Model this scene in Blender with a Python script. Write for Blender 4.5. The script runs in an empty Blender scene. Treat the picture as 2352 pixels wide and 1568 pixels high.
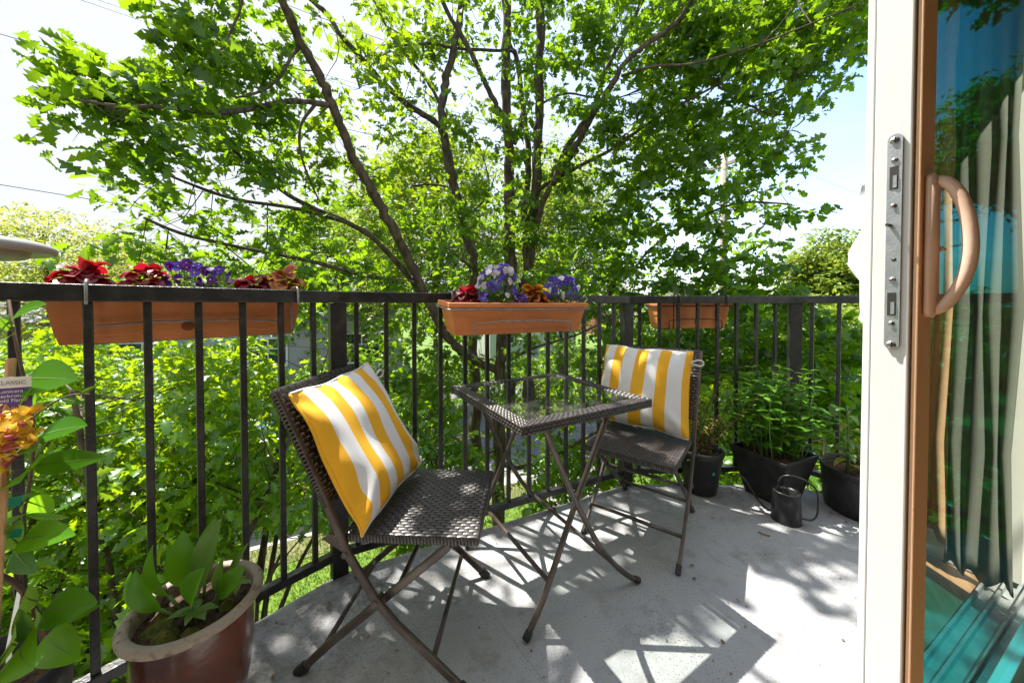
import bpy, math, random
import numpy as np
from mathutils import Vector, Matrix, Quaternion
random.seed(7); rng = np.random.default_rng(11)
S = bpy.context.scene
C = S.collection
R = math.radians
# ------------------------------------------------------------------ camera model (photo pixels on a 2352 x 1568 grid)
PITCH = R(1.0); F = 784.0; HC = 1.02
SH = F*math.tan(PITCH) - 84.0
CPI, SPI = math.cos(PITCH), math.sin(PITCH)
def ray(x, y):
    u = (x-1176)/F; v = ((784-y)+SH)/F
    return Vector((u, CPI+v*SPI, -SPI+v*CPI))
def at(x, y, z=None, Y=None):
    d = ray(x, y)
    t = (z-HC)/d.z if z is not None else Y/d.y
    return Vector((d.x*t, d.y*t, HC+d.z*t))
def fix(X, Y, z):
    """a point measured with a level lens, re-cast through the slightly tilted one"""
    return at(1176+F*X/Y, 700+(HC-z)/Y*F, z=z)
W = Vector((math.cos(R(26.3)), math.sin(R(26.3)), 0))       # along the house front
N = Vector((-W.y, W.x, 0))                                   # out of the house
def wn(w, n, z=0): return W*w + N*n + Vector((0, 0, z))
SUN = Vector((-.44, .31, 1.0)).normalized()
# ------------------------------------------------------------------ materials
def newmat(name):
    m = bpy.data.materials.new(name); m.use_nodes = True
    nt = m.node_tree; b = nt.nodes['Principled BSDF']
    return m, nt, b
def lk(nt, a, b): nt.links.new(a, b)
def node(nt, t, **kw):
    n = nt.nodes.new(t)
    for k, v in kw.items(): setattr(n, k, v)
    return n
def c4(c): return (c[0], c[1], c[2], 1)
def mat(name, col, rough=.6, col2=None, scale=8, bump=0, bscale=None, metal=0, spec=.5, detail=6, ramp=(.35, .65), stretch=None, coat=0):
    m, nt, b = newmat(name)
    b.inputs['Roughness'].default_value = rough; b.inputs['Metallic'].default_value = metal
    b.inputs['Specular IOR Level'].default_value = spec
    if coat: b.inputs['Coat Weight'].default_value = coat; b.inputs['Coat Roughness'].default_value = .12
    b.inputs['Base Color'].default_value = c4(col)
    tc = node(nt, 'ShaderNodeTexCoord'); out = tc.outputs['Object']
    if stretch:
        mp = node(nt, 'ShaderNodeMapping'); mp.inputs['Scale'].default_value = stretch
        lk(nt, out, mp.inputs['Vector']); out = mp.outputs['Vector']
    if col2:
        n = node(nt, 'ShaderNodeTexNoise'); n.inputs['Scale'].default_value = scale; n.inputs['Detail'].default_value = detail
        lk(nt, out, n.inputs['Vector'])
        r = node(nt, 'ShaderNodeValToRGB'); r.color_ramp.elements[0].position = ramp[0]; r.color_ramp.elements[1].position = ramp[1]
        r.color_ramp.elements[0].color = c4(col); r.color_ramp.elements[1].color = c4(col2)
        lk(nt, n.outputs['Fac'], r.inputs['Fac']); lk(nt, r.outputs['Color'], b.inputs['Base Color'])
    if bump:
        n2 = node(nt, 'ShaderNodeTexNoise'); n2.inputs['Scale'].default_value = bscale or scale*4; n2.inputs['Detail'].default_value = 8
        lk(nt, out, n2.inputs['Vector'])
        bp = node(nt, 'ShaderNodeBump'); bp.inputs['Strength'].default_value = bump; bp.inputs['Distance'].default_value = .01
        lk(nt, n2.outputs['Fac'], bp.inputs['Height']); lk(nt, bp.outputs['Normal'], b.inputs['Normal'])
    return m
def leafmat(name, dark, light, trans, tfac=.45, gloss=.06, rough=.4):
    m = bpy.data.materials.new(name); m.use_nodes = True; nt = m.node_tree; nt.nodes.clear()
    out = node(nt, 'ShaderNodeOutputMaterial')
    g = node(nt, 'ShaderNodeNewGeometry')
    r = node(nt, 'ShaderNodeValToRGB'); r.color_ramp.elements[0].color = c4(dark); r.color_ramp.elements[1].color = c4(light)
    lk(nt, g.outputs['Random Per Island'], r.inputs['Fac'])
    d = node(nt, 'ShaderNodeBsdfDiffuse'); lk(nt, r.outputs['Color'], d.inputs['Color'])
    t = node(nt, 'ShaderNodeBsdfTranslucent')
    r2 = node(nt, 'ShaderNodeValToRGB')
    r2.color_ramp.elements[0].color = c4([x*.55 for x in trans]); r2.color_ramp.elements[1].color = c4(trans)
    lk(nt, g.outputs['Random Per Island'], r2.inputs['Fac']); lk(nt, r2.outputs['Color'], t.inputs['Color'])
    mx = node(nt, 'ShaderNodeMixShader'); mx.inputs[0].default_value = tfac
    lk(nt, d.outputs[0], mx.inputs[1]); lk(nt, t.outputs[0], mx.inputs[2])
    gl = node(nt, 'ShaderNodeBsdfGlossy'); gl.inputs['Roughness'].default_value = rough; gl.inputs['Color'].default_value = (1, 1, 1, 1)
    mx2 = node(nt, 'ShaderNodeMixShader'); mx2.inputs[0].default_value = gloss
    lk(nt, mx.outputs[0], mx2.inputs[1]); lk(nt, gl.outputs[0], mx2.inputs[2]); lk(nt, mx2.outputs[0], out.inputs['Surface'])
    return m
def glassmat(name, tint, refl, f0=1.5, rough=0.0, gain=1.0, dust=0):
    m = bpy.data.materials.new(name); m.use_nodes = True; nt = m.node_tree; nt.nodes.clear()
    out = node(nt, 'ShaderNodeOutputMaterial')
    tr = node(nt, 'ShaderNodeBsdfTransparent'); tr.inputs['Color'].default_value = c4(tint)
    gl = node(nt, 'ShaderNodeBsdfGlossy'); gl.inputs['Roughness'].default_value = rough; gl.inputs['Color'].default_value = c4(refl)
    fr = node(nt, 'ShaderNodeFresnel'); fr.inputs['IOR'].default_value = f0
    ml = node(nt, 'ShaderNodeMath', operation='MULTIPLY'); ml.inputs[1].default_value = gain; ml.use_clamp = True
    lk(nt, fr.outputs[0], ml.inputs[0])
    mx = node(nt, 'ShaderNodeMixShader'); lk(nt, ml.outputs[0], mx.inputs[0]); lk(nt, tr.outputs[0], mx.inputs[1]); lk(nt, gl.outputs[0], mx.inputs[2])
    last = mx
    if dust:
        df = node(nt, 'ShaderNodeBsdfDiffuse'); df.inputs['Color'].default_value = (.45, .44, .40, 1)
        tc = node(nt, 'ShaderNodeTexCoord'); n = node(nt, 'ShaderNodeTexNoise'); n.inputs['Scale'].default_value = 9; n.inputs['Detail'].default_value = 10; n.inputs['Roughness'].default_value = .7
        lk(nt, tc.outputs['Object'], n.inputs['Vector'])
        rp = node(nt, 'ShaderNodeMapRange'); rp.inputs['From Min'].default_value = .45; rp.inputs['From Max'].default_value = .75; rp.inputs['To Max'].default_value = dust
        lk(nt, n.outputs['Fac'], rp.inputs['Value'])
        m2 = node(nt, 'ShaderNodeMixShader'); lk(nt, rp.outputs[0], m2.inputs[0]); lk(nt, mx.outputs[0], m2.inputs[1]); lk(nt, df.outputs[0], m2.inputs[2]); last = m2
    lk(nt, last.outputs[0], out.inputs['Surface'])
    return m
M = {}
M['black_metal'] = mat('black_metal', (.012, .012, .013), .42, (.03, .028, .026), 30, .15, 140)
M['rail_weathered'] = mat('rail_weathered', (.016, .016, .017), .36, (.055, .05, .045), 26, .25, 160, ramp=(.45, .85))
M['wicker'] = mat('wicker', (.036, .030, .028), .36, (.076, .064, .059), 60, .1, 300)
M['wicker_under'] = mat('wicker_under', (.015, .012, .011), .8)
M['bronze_metal'] = mat('bronze_metal', (.060, .045, .038), .38, (.115, .09, .075), 14, .1, 200, metal=.35)
M['rubber'] = mat('rubber', (.02, .018, .017), .7)
M['yellow_fabric'] = mat('yellow_fabric', (.82, .40, .012), .85, (.88, .46, .02), 5, .12, 900)
M['white_fabric'] = mat('white_fabric', (.74, .73, .72), .85, (.80, .79, .78), 5, .12, 900)
M['rope'] = mat('rope', (.75, .73, .68), .9)
M['terracotta'] = mat('terracotta', (.74, .26, .09), .62, (.58, .18, .06), 7, .15, 60, ramp=(.48, .8), stretch=(1, 1, 2.2))
M['terracotta_dark'] = mat('terracotta_dark', (.30, .08, .03), .7)
M['wire_grey'] = mat('wire_grey', (.36, .36, .36), .4, (.22, .21, .2), 40, metal=.6)
M['wire_black'] = mat('wire_black', (.02, .02, .02), .5)
M['black_plastic'] = mat('black_plastic', (.013, .013, .014), .5, (.035, .034, .034), 22, .25, 90, ramp=(.4, .8))
M['can_metal'] = mat('can_metal', (.010, .011, .012), .33, (.025, .025, .026), 18, .12, 80)
M['soil'] = mat('soil', (.045, .026, .016), .95, (.16, .075, .035), 90, 1.0, 120)
M['soil_dark'] = mat('soil_dark', (.022, .014, .010), .95, (.12, .065, .035), 80, 1.0, 120)
M['moss'] = mat('moss', (.075, .11, .014), .95, (.19, .17, .025), 70, 1.0, 150)
M['bark'] = mat('bark', (.035, .024, .017), .9, (.115, .085, .062), 16, .9, 45, stretch=(1, 1, .25))
M['bark_moss'] = mat('bark_moss', (.05, .036, .024), .9, (.16, .15, .05), 9, .9, 45)
M['stem_green'] = mat('stem_green', (.13, .22, .05), .6)
M['stem_brown'] = mat('stem_brown', (.13, .07, .045), .7)
M['glaze'] = mat('glaze', (.060, .016, .008), .22, (.17, .05, .022), 5, .12, 50, coat=.4)
M['pot_rim'] = mat('pot_rim', (.34, .275, .205), .6, (.16, .125, .09), 55, .4, 90, ramp=(.56, .68))
M['white_vinyl'] = mat('white_vinyl', (.76, .76, .77), .4, (.64, .635, .63), 14, .03, 120, ramp=(.55, .95), stretch=(1, 1, .12))
M['tan_vinyl'] = mat('tan_vinyl', (.86, .54, .33), .45, (.80, .48, .28), 4, .04, 120)
M['tan_handle'] = mat('tan_handle', (.74, .51, .39), .4, (.66, .43, .31), 12, .05, 90)
M['steel'] = mat('steel', (.42, .43, .44), .42, (.34, .35, .36), 60, .08, 300, metal=.75)
M['steel_dark'] = mat('steel_dark', (.06, .055, .05), .5, metal=.5)
M['aluminium'] = mat('aluminium', (.40, .41, .40), .5, (.30, .31, .30), 20, .1, 100, metal=.3)
M['wood_floor'] = mat('wood_floor', (.30, .165, .075), .35, (.40, .24, .12), 5, .05, 40, stretch=(1, 12, 1))
M['stake_wood'] = mat('stake_wood', (.62, .36, .16), .7, (.52, .27, .11), 14, .2, 60, stretch=(6, 6, .6))
M['wall_paint'] = mat('wall_paint', (.84, .80, .72), .8)
M['stucco'] = mat('stucco', (.55, .53, .49), .9, (.6, .58, .54), 20, .4, 160)
M['drape_brown'] = mat('drape_brown', (.66, .38, .20), .9, (.74, .44, .25), 30)
M['sheer'] = mat('sheer', (.15, .15, .12), .9)
M['tag_white'] = mat('tag_white', (.80, .80, .80), .5)
M['tag_purple'] = mat('tag_purple', (.10, .035, .26), .5)
M['tag_ink'] = mat('tag_ink', (.12, .11, .16), .5)
M['tie_green'] = mat('tie_green', (.02, .36, .24), .4)
M['dish_grey'] = mat('dish_grey', (.30, .31, .30), .45, (.34, .34, .32), 12, .05, 60)
M['fleck'] = mat('fleck', (.16, .08, .04), .9, (.30, .2, .1), 30)
M['glass_door'] = glassmat('glass_door', (.02, .27, .29), (.85, .92, .85), 1.5, 0, 1.75)
M['glass_top'] = glassmat('glass_top', (.86, .89, .87), (1, 1, 1), 1.5, .005, 2.9, .10)
M['lawn'] = mat('lawn', (.07, .16, .012), .9, (.15, .22, .02), 4, 1.0, 40, ramp=(.3, .75))
M['dry_grass'] = mat('dry_grass', (.20, .165, .08), .9, (.10, .13, .03), 9, .8, 60)
M['asphalt'] = mat('asphalt', (.10, .10, .105), .9, (.14, .14, .145), 3, .4, 60)
M['pavement'] = mat('pavement', (.28, .265, .24), .9, (.34, .32, .29), 4, .3, 60)
M['line_yellow'] = mat('line_yellow', (.62, .36, .05), .8)
# balcony concrete: painted grey membrane with speckles, scuffs and dirt along the edges
def concrete():
    m, nt, b = newmat('balcony_concrete'); b.inputs['Roughness'].default_value = .78; b.inputs['Specular IOR Level'].default_value = .3
    tc = node(nt, 'ShaderNodeTexCoord'); o = tc.outputs['Object']
    def noise(sc, det, rr=.6):
        n = node(nt, 'ShaderNodeTexNoise'); n.inputs['Scale'].default_value = sc; n.inputs['Detail'].default_value = det; n.inputs['Roughness'].default_value = rr
        lk(nt, o, n.inputs['Vector']); return n.outputs['Fac']
    def mp(v, a, bb, c=0, d=1):
        r = node(nt, 'ShaderNodeMapRange'); r.inputs['From Min'].default_value = a; r.inputs['From Max'].default_value = bb
        r.inputs['To Min'].default_value = c; r.inputs['To Max'].default_value = d; lk(nt, v, r.inputs['Value']); return r.outputs[0]
    def mix(f, a, bb):
        x = node(nt, 'ShaderNodeMix', data_type='RGBA'); lk(nt, f, x.inputs[0])
        for s, v in ((6, a), (7, bb)):
            if isinstance(v, tuple): x.inputs[s].default_value = c4(v)
            else: lk(nt, v, x.inputs[s])
        return x.outputs[2]
    base = mix(mp(noise(2.2, 6), .3, .7), (.39, .395, .405), (.46, .465, .47))
    mott = mix(mp(noise(7, 9, .75), .50, .68, 0, .75), base, (.25, .235, .215))
    f1 = node(nt, 'ShaderNodeMath', operation='MULTIPLY'); lk(nt, mp(noise(170, 3), .57, .66), f1.inputs[0]); lk(nt, mp(noise(3.1, 4), .38, .64, .18, 1.0), f1.inputs[1])
    spk = mix(f1.outputs[0], mott, (.13, .12, .11))
    def edge(p, nrm, wdt):
        d = node(nt, 'ShaderNodeVectorMath', operation='DOT_PRODUCT'); lk(nt, o, d.inputs[0]); d.inputs[1].default_value = nrm
        r = node(nt, 'ShaderNodeMapRange'); c0 = p.dot(nrm); r.inputs['From Min'].default_value = c0-wdt; r.inputs['From Max'].default_value = c0; lk(nt, d.outputs['Value'], r.inputs['Value']); return r.outputs[0]
    A0, B0, C0 = at(780, 1314, z=0), at(1437, 1110, z=0), at(1437, 1110, z=0)+Vector((.99, .04, 0))
    e1, e2, e3, e4 = edge(A0, Vector((-.743, .669, 0)), .55), edge(A0, N, .12), edge(B0, Vector((-.04, 1, 0)), .42), edge(C0, Vector((.743, .669, 0)), .5)
    mxn = e1
    for e_ in (e2, e3, e4):
        q = node(nt, 'ShaderNodeMath', operation='MAXIMUM'); lk(nt, mxn, q.inputs[0]); lk(nt, e_, q.inputs[1]); mxn = q.outputs[0]
    g1 = node(nt, 'ShaderNodeMath', operation='MULTIPLY'); lk(nt, mxn, g1.inputs[0]); lk(nt, mp(noise(11, 9, .72), .40, .62), g1.inputs[1])
    g2 = node(nt, 'ShaderNodeMath', operation='MULTIPLY'); lk(nt, g1.outputs[0], g2.inputs[0]); lk(nt, mp(noise(75, 5, .7), .38, .58, .15, 1), g2.inputs[1])
    spk = mix(g2.outputs[0], spk, (.085, .075, .065))
    # a hairline crack and a few rusty rings left by pots
    vo = node(nt, 'ShaderNodeTexVoronoi', feature='DISTANCE_TO_EDGE'); vo.inputs['Scale'].default_value = .9; lk(nt, o, vo.inputs['Vector'])
    spk = mix(mp(vo.outputs['Distance'], .0, .0022, .35, 0), spk, (.16, .15, .14))
    spk = mix(mp(noise(1.3, 5, .65), .60, .70, 0, .30), spk, (.30, .235, .21))
    lk(nt, spk, b.inputs['Base Color'])
    bp = node(nt, 'ShaderNodeBump'); bp.inputs['Strength'].default_value = .35; bp.inputs['Distance'].default_value = .004
    lk(nt, noise(120, 6), bp.inputs['Height']); lk(nt, bp.outputs['Normal'], b.inputs['Normal'])
    return m
M['concrete'] = concrete()
M['oak_leaf'] = leafmat('oak_leaf', (.016, .066, .005), (.045, .120, .006), (.37, .62, .012), .49, .03)
M['oak_leaf_b'] = leafmat('oak_leaf_b', (.020, .076, .005), (.062, .140, .006), (.45, .67, .012), .49, .03)
M['maple_leaf'] = leafmat('maple_leaf', (.042, .145, .008), (.105, .245, .008), (.58, .82, .012), .52, .04, .35)
M['locust_leaf'] = leafmat('locust_leaf', (.20, .25, .03), (.33, .36, .05), (.62, .66, .10), .5, .02)
M['far_leaf'] = leafmat('far_leaf', (.045, .12, .010), (.10, .20, .015), (.40, .60, .03), .5, .03)
M['far_leaf_y'] = leafmat('far_leaf_y', (.10, .18, .02), (.19, .27, .03), (.5, .62, .06), .45, .03)
M['plant_leaf'] = leafmat('plant_leaf', (.042, .175, .010), (.095, .29, .014), (.36, .70, .02), .48, .03, .35)
M['bush_leaf'] = leafmat('bush_leaf', (.10, .29, .02), (.16, .36, .03), (.40, .68, .05), .45, .04)
M['plant_light'] = leafmat('plant_light', (.085, .20, .03), (.16, .30, .04), (.32, .52, .05), .4, .05)
M['plant_yellow'] = leafmat('plant_yellow', (.28, .30, .03), (.40, .38, .04), (.5, .5, .06), .4, .05)
M['plant_olive'] = leafmat('plant_olive', (.12, .15, .02), (.25, .24, .03), (.4, .42, .05), .4, .05)
M['coleus_red'] = leafmat('coleus_red', (.15, .004, .016), (.30, .010, .024), (.42, .008, .02), .4, .05)
M['coleus_orange'] = leafmat('coleus_orange', (.55, .20, .02), (.70, .34, .04), (.8, .35, .03), .4, .05)
M['coleus_core'] = leafmat('coleus_core', (.24, .01, .02), (.38, .02, .02), (.5, .02, .02), .3, .05)
M['petal_blue'] = leafmat('petal_blue', (.07, .04, .42), (.14, .09, .62), (.16, .10, .70), .35, .02)
M['petal_white'] = leafmat('petal_white', (.72, .70, .78), (.80, .80, .80), (.7, .7, .75), .3, .02)
M['petal_purple'] = leafmat('petal_purple', (.035, .008, .14), (.10, .012, .24), (.16, .02, .4), .35, .02)
M['petal_eye'] = mat('petal_eye', (.75, .5, .05), .7)
M['flower_yellow'] = leafmat('flower_yellow', (.75, .42, .02), (.85, .55, .05), (.85, .55, .05), .35, .02)
M['flower_pink'] = leafmat('flower_pink', (.62, .12, .17), (.75, .25, .24), (.7, .2, .2), .35, .02)
M['blossom_pink'] = leafmat('blossom_pink', (.55, .12, .2), (.7, .28, .34), (.6, .2, .25), .35, .02)
# ------------------------------------------------------------------ mesh builder
class MB:
    def __init__(s): s.v = []; s.f = []; s.mi = []; s.sm = []
    def add(s, vs, fs, mi=0, smooth=False):
        o = len(s.v); s.v += [tuple(p) for p in vs]
        for f in fs: s.f.append([i+o for i in f]); s.mi.append(mi); s.sm.append(smooth)
    def box(s, c, size, rot=None, mi=0):
        hx, hy, hz = size[0]/2, size[1]/2, size[2]/2
        vs = [Vector((x*hx, y*hy, z*hz)) for z in (-1, 1) for y in (-1, 1) for x in (-1, 1)]
        if rot is not None: vs = [rot @ p for p in vs]
        c = Vector(c)
        s.add([p+c for p in vs], [(0, 2, 3, 1), (4, 5, 7, 6), (0, 1, 5, 4), (2, 6, 7, 3), (0, 4, 6, 2), (1, 3, 7, 5)], mi)
    def tube(s, pts, r, n=8, mi=0, flat=None, cap=True, smooth=True):
        pts = [Vector(p) for p in pts]; k = len(pts)
        rs = r if isinstance(r, (list, tuple)) else [r]*k
        t0 = (pts[1]-pts[0]).normalized()
        up = Vector((0, 0, 1)) if abs(t0.z) < .9 else Vector((1, 0, 0))
        if flat is not None: up = Vector(flat[0])
        a = (up - t0*up.dot(t0)).normalized(); vs = []
        for i in range(k):
            t = (pts[min(i+1, k-1)]-pts[max(i-1, 0)]).normalized()
            a = (a - t*a.dot(t)).normalized(); b = t.cross(a)
            for j in range(n):
                th = 2*math.pi*(j+.5)/n
                ra, rb = (rs[i], rs[i]) if flat is None else (flat[1]*rs[i], flat[2]*rs[i])
                vs.append(pts[i]+a*(math.cos(th)*ra)+b*(math.sin(th)*rb))
        fs = [(i*n+j, i*n+(j+1) % n, (i+1)*n+(j+1) % n, (i+1)*n+j) for i in range(k-1) for j in range(n)]
        s.add(vs, fs, mi, smooth)
        if cap: 
            o = len(s.v)-k*n
            s.f.append([o+j for j in range(n)][::-1]); s.mi.append(mi); s.sm.append(False)
            s.f.append([o+(k-1)*n+j for j in range(n)]); s.mi.append(mi); s.sm.append(False)
    def bar(s, pts, wide, thick, side, mi=0):
        """rectangular tube along pts; wide along the bend plane normal x tangent, thick along side"""
        pts = [Vector(p) for p in pts]; k = len(pts); side = Vector(side).normalized(); vs = []
        for i in range(k):
            t = (pts[min(i+1, k-1)]-pts[max(i-1, 0)]).normalized(); b = t.cross(side).normalized()
            for (p, q) in ((-.5, -.32), (-.32, -.5), (.32, -.5), (.5, -.32), (.5, .32), (.32, .5), (-.32, .5), (-.5, .32)):
                vs.append(pts[i]+b*(wide*p)+side*(thick*q))
        fs = [(i*8+j, i*8+(j+1) % 8, (i+1)*8+(j+1) % 8, (i+1)*8+j) for i in range(k-1) for j in range(8)]
        fs += [tuple(range(8))[::-1], tuple((k-1)*8+j for j in range(8))]
        s.add(vs, fs, mi)
    def lathe(s, prof, c=(0, 0, 0), n=40, mi=0, smooth=True):
        c = Vector(c); vs = []
        for (r, z) in prof:
            for j in range(n):
                th = 2*math.pi*j/n; vs.append(c+Vector((r*math.cos(th), r*math.sin(th), z)))
        fs = [(i*n+j, i*n+(j+1) % n, (i+1)*n+(j+1) % n, (i+1)*n+j) for i in range(len(prof)-1) for j in range(n)]
        s.add(vs, fs, mi, smooth)
    def prism(s, poly, z0, z1, mi=0):
        n = len(poly)
        vs = [(p[0], p[1], z0) for p in poly]+[(p[0], p[1], z1) for p in poly]
        s.add(vs, [tuple(range(n))[::-1], tuple(range(n, 2*n))]+[(i, (i+1) % n, n+(i+1) % n, n+i) for i in range(n)], mi)
    def blade(s, base, d, up, L, Wd, droop=.3, n=6, fold=.25, mi=0, shape=None):
        base = Vector(base); d = Vector(d).normalized(); up = Vector(up); up = (up-d*up.dot(d))
        up = up.normalized() if up.length > 1e-4 else d.orthogonal().normalized()
        sd = d.cross(up); vs = []
        p = Vector(base); dd = Vector(d); uu = Vector(up)
        q = Quaternion(sd, -droop/n)
        for i in range(n+1):
            t = i/n
            w = (shape(t) if shape else math.sin(math.pi*min(1, t**.75))*1.0)*Wd/2
            w = max(w, Wd*.015)
            vs += [p-sd*w+uu*(w*fold), p, p+sd*w+uu*(w*fold)]
            p = p+dd*(L/n); dd = q @ dd; uu = q @ uu
        fs = []
        for i in range(n): 
            a = i*3; fs += [(a, a+1, a+4, a+3), (a+1, a+2, a+5, a+4)]
        s.add(vs, fs, mi, True)
    def build(s, name, mats, parent=None, loc=None, bevel=0, recenter=True):
        me = bpy.data.meshes.new(name)
        vs = s.v
        off = Vector((0, 0, 0))
        me.from_pydata(vs, [], s.f)
        for m in (mats if isinstance(mats, (list, tuple)) else [mats]): me.materials.append(M[m] if isinstance(m, str) else m)
        me.polygons.foreach_set('material_index', s.mi); me.polygons.foreach_set('use_smooth', s.sm); me.update()
        o = bpy.data.objects.new(name, me); C.objects.link(o)
        if loc is not None: o.location = loc
        if parent is not None: o.parent = parent
        if bevel:
            b = o.modifiers.new('bevel', 'BEVEL'); b.width = bevel; b.segments = 2; b.limit_method = 'ANGLE'; b.angle_limit = R(40)
        return o
def big_mesh(name, verts, quads, m, parent=None):
    me = bpy.data.meshes.new(name); nv, nf = len(verts), len(quads)
    me.vertices.add(nv); me.vertices.foreach_set('co', verts.astype(np.float32).ravel())
    me.loops.add(nf*4); me.loops.foreach_set('vertex_index', quads.astype(np.int32).ravel())
    me.polygons.add(nf); me.polygons.foreach_set('loop_start', np.arange(nf, dtype=np.int32)*4)
    me.update(calc_edges=True)
    for x in (m if isinstance(m, (list, tuple)) else [m]): me.materials.append(M[x])
    o = bpy.data.objects.new(name, me); C.objects.link(o)
    if parent is not None: o.parent = parent
    return o
def tag(o, label=None, cat=None, group=None, kind=None):
    if label: o['label'] = label
    if cat: o['category'] = cat
    if group: o['group'] = group
    if kind: o['kind'] = kind
    return o
def empty(name, loc=(0, 0, 0), rz=0, **kw):
    o = bpy.data.objects.new(name, None); o.location = loc; o.rotation_euler = (0, 0, rz); o.empty_display_size = .1
    C.objects.link(o); tag(o, **kw); return o
def kids(o): return [c for c in bpy.data.objects if c.parent == o]
def copy_tree(o, parent=None):
    c = o.copy(); C.objects.link(c); c.parent = parent
    for ch in kids(o): copy_tree(ch, c)
    return c
def pcopy(o, parent, loc=None, rot=None, sc=None):
    c = o.copy(); C.objects.link(c); c.parent = parent
    if loc is not None: c.location = loc
    if rot is not None: c.rotation_euler = rot
    if sc is not None: c.scale = (sc, sc, sc)
    return c
def struct(o, kind='structure'): o['kind'] = kind; return o
# ------------------------------------------------------------------ camera, sky, sun
cam = bpy.data.cameras.new('camera'); co = bpy.data.objects.new('camera', cam); C.objects.link(co)
co.location = (0, 0, HC); co.rotation_euler = (R(90)-PITCH, 0, 0)
cam.sensor_fit = 'HORIZONTAL'; cam.sensor_width = 36; cam.lens = 36*F/2352; cam.shift_y = SH/2352; cam.clip_start = .02; cam.clip_end = 2000
S.camera = co
wd = bpy.data.worlds.new("World"); S.world = wd; wd.use_nodes = True
nt = wd.node_tree; bg = nt.nodes['Background']
sky = node(nt, 'ShaderNodeTexSky', sky_type='NISHITA'); sky.sun_disc = False
sky.sun_elevation = math.asin(SUN.z); sky.sun_rotation = math.atan2(SUN.x, SUN.y); sky.air_density = 1.0; sky.dust_density = 1.2; sky.ozone_density = 1.2
tc = node(nt, 'ShaderNodeTexCoord')
mp = node(nt, 'ShaderNodeMapping'); mp.inputs['Scale'].default_value = (1.6, 1.6, 5.0); mp.inputs['Location'].default_value = (.35, .2, .1)
lk(nt, tc.outputs['Generated'], mp.inputs['Vector'])
nz = node(nt, 'ShaderNodeTexNoise'); nz.inputs['Scale'].default_value = 1.5; nz.inputs['Detail'].default_value = 7; nz.inputs['Roughness'].default_value = .55
lk(nt, mp.outputs['Vector'], nz.inputs['Vector'])
sx = node(nt, 'ShaderNodeSeparateXYZ'); lk(nt, tc.outputs['Generated'], sx.inputs[0])
ma = node(nt, 'ShaderNodeMath', operation='MULTIPLY_ADD'); ma.inputs[1].default_value = -.34; lk(nt, sx.outputs['X'], ma.inputs[0]); lk(nt, nz.outputs['Fac'], ma.inputs[2])
mz = node(nt, 'ShaderNodeMath', operation='MULTIPLY_ADD'); mz.inputs[1].default_value = -.22; lk(nt, sx.outputs['Z'], mz.inputs[0]); lk(nt, ma.outputs[0], mz.inputs[2])
cr = node(nt, 'ShaderNodeMapRange'); cr.inputs['From Min'].default_value = .12; cr.inputs['From Max'].default_value = .50; lk(nt, mz.outputs[0], cr.inputs['Value'])
mx = node(nt, 'ShaderNodeMix', data_type='RGBA'); lk(nt, cr.outputs[0], mx.inputs[0]); lk(nt, sky.outputs[0], mx.inputs[6]); mx.inputs[7].default_value = (2.12, 2.24, 2.42, 1)
lk(nt, mx.outputs[2], bg.inputs['Color']); bg.inputs['Strength'].default_value = .15
sl = bpy.data.lights.new('sun', 'SUN'); sl.energy = 4.1; sl.angle = R(.5); sl.color = (1, .955, .88)
so = bpy.data.objects.new('sun', sl); C.objects.link(so); so.rotation_euler = SUN.to_track_quat('Z', 'Y').to_euler(); so.location = SUN*30
S.view_settings.view_transform = 'Standard'; S.view_settings.look = 'None'; S.view_settings.gamma = 1; S.view_settings.exposure = 1.62
S.render.engine = 'CYCLES'
cy = S.cycles; cy.max_bounces = 8; cy.diffuse_bounces = 4; cy.glossy_bounces = 4; cy.transmission_bounces = 4; cy.transparent_max_bounces = 12
cy.use_denoising = True; cy.caustics_reflective = False; cy.caustics_refractive = False; cy.sample_clamp_indirect = 6
# ------------------------------------------------------------------ ground and street
G = -4.0
def strip(name, n0, n1, z, m, w0=-160, w1=220, thick=None):
    b = MB()
    p = [wn(w0, n0), wn(w1, n0), wn(w1, n1), wn(w0, n1)]
    if thick: b.prism([(q.x, q.y) for q in p], z-thick, z)
    else: b.add([(q.x, q.y, z) for q in p], [(0, 1, 2, 3)])
    return struct(b.build(name, m))
strip('lawn', -60, 900, G, 'lawn', -600, 900)
strip('verge', 7.8, 8.5, G+.012, 'dry_grass')
strip('path', 8.5, 9.2, G+.02, 'pavement')
strip('kerb', 9.2, 9.36, G+.05, 'pavement', thick=.2)
strip('road', 9.36, 16.2, G+.004, 'asphalt')
strip('far_kerb', 16.2, 16.36, G+.05, 'pavement', thick=.2)
strip('far_path', 17.6, 19.1, G+.02, 'pavement')
ln = MB()
for k in (-.12, .12):
    p = [wn(-160, 12.3+k-.05), wn(220, 12.3+k-.05), wn(220, 12.3+k+.05), wn(-160, 12.3+k+.05)]
    ln.add([(q.x, q.y, G+.008) for q in p], [(0, 1, 2, 3)])
struct(ln.build('road_marking', 'line_yellow'))
dv = MB(); q = [wn(a, b) for a, b in ((.3, .3), (3.4, .3), (3.4, 9.2), (.3, 9.2))]
q = [wn(4.6, 4.2), wn(7.2, 4.2), wn(7.2, 9.2), wn(4.6, 9.2)]
dv.add([(p.x, p.y, G+.03) for p in q], [(0, 1, 2, 3)]); struct(dv.build('driveway', 'pavement'))
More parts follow.
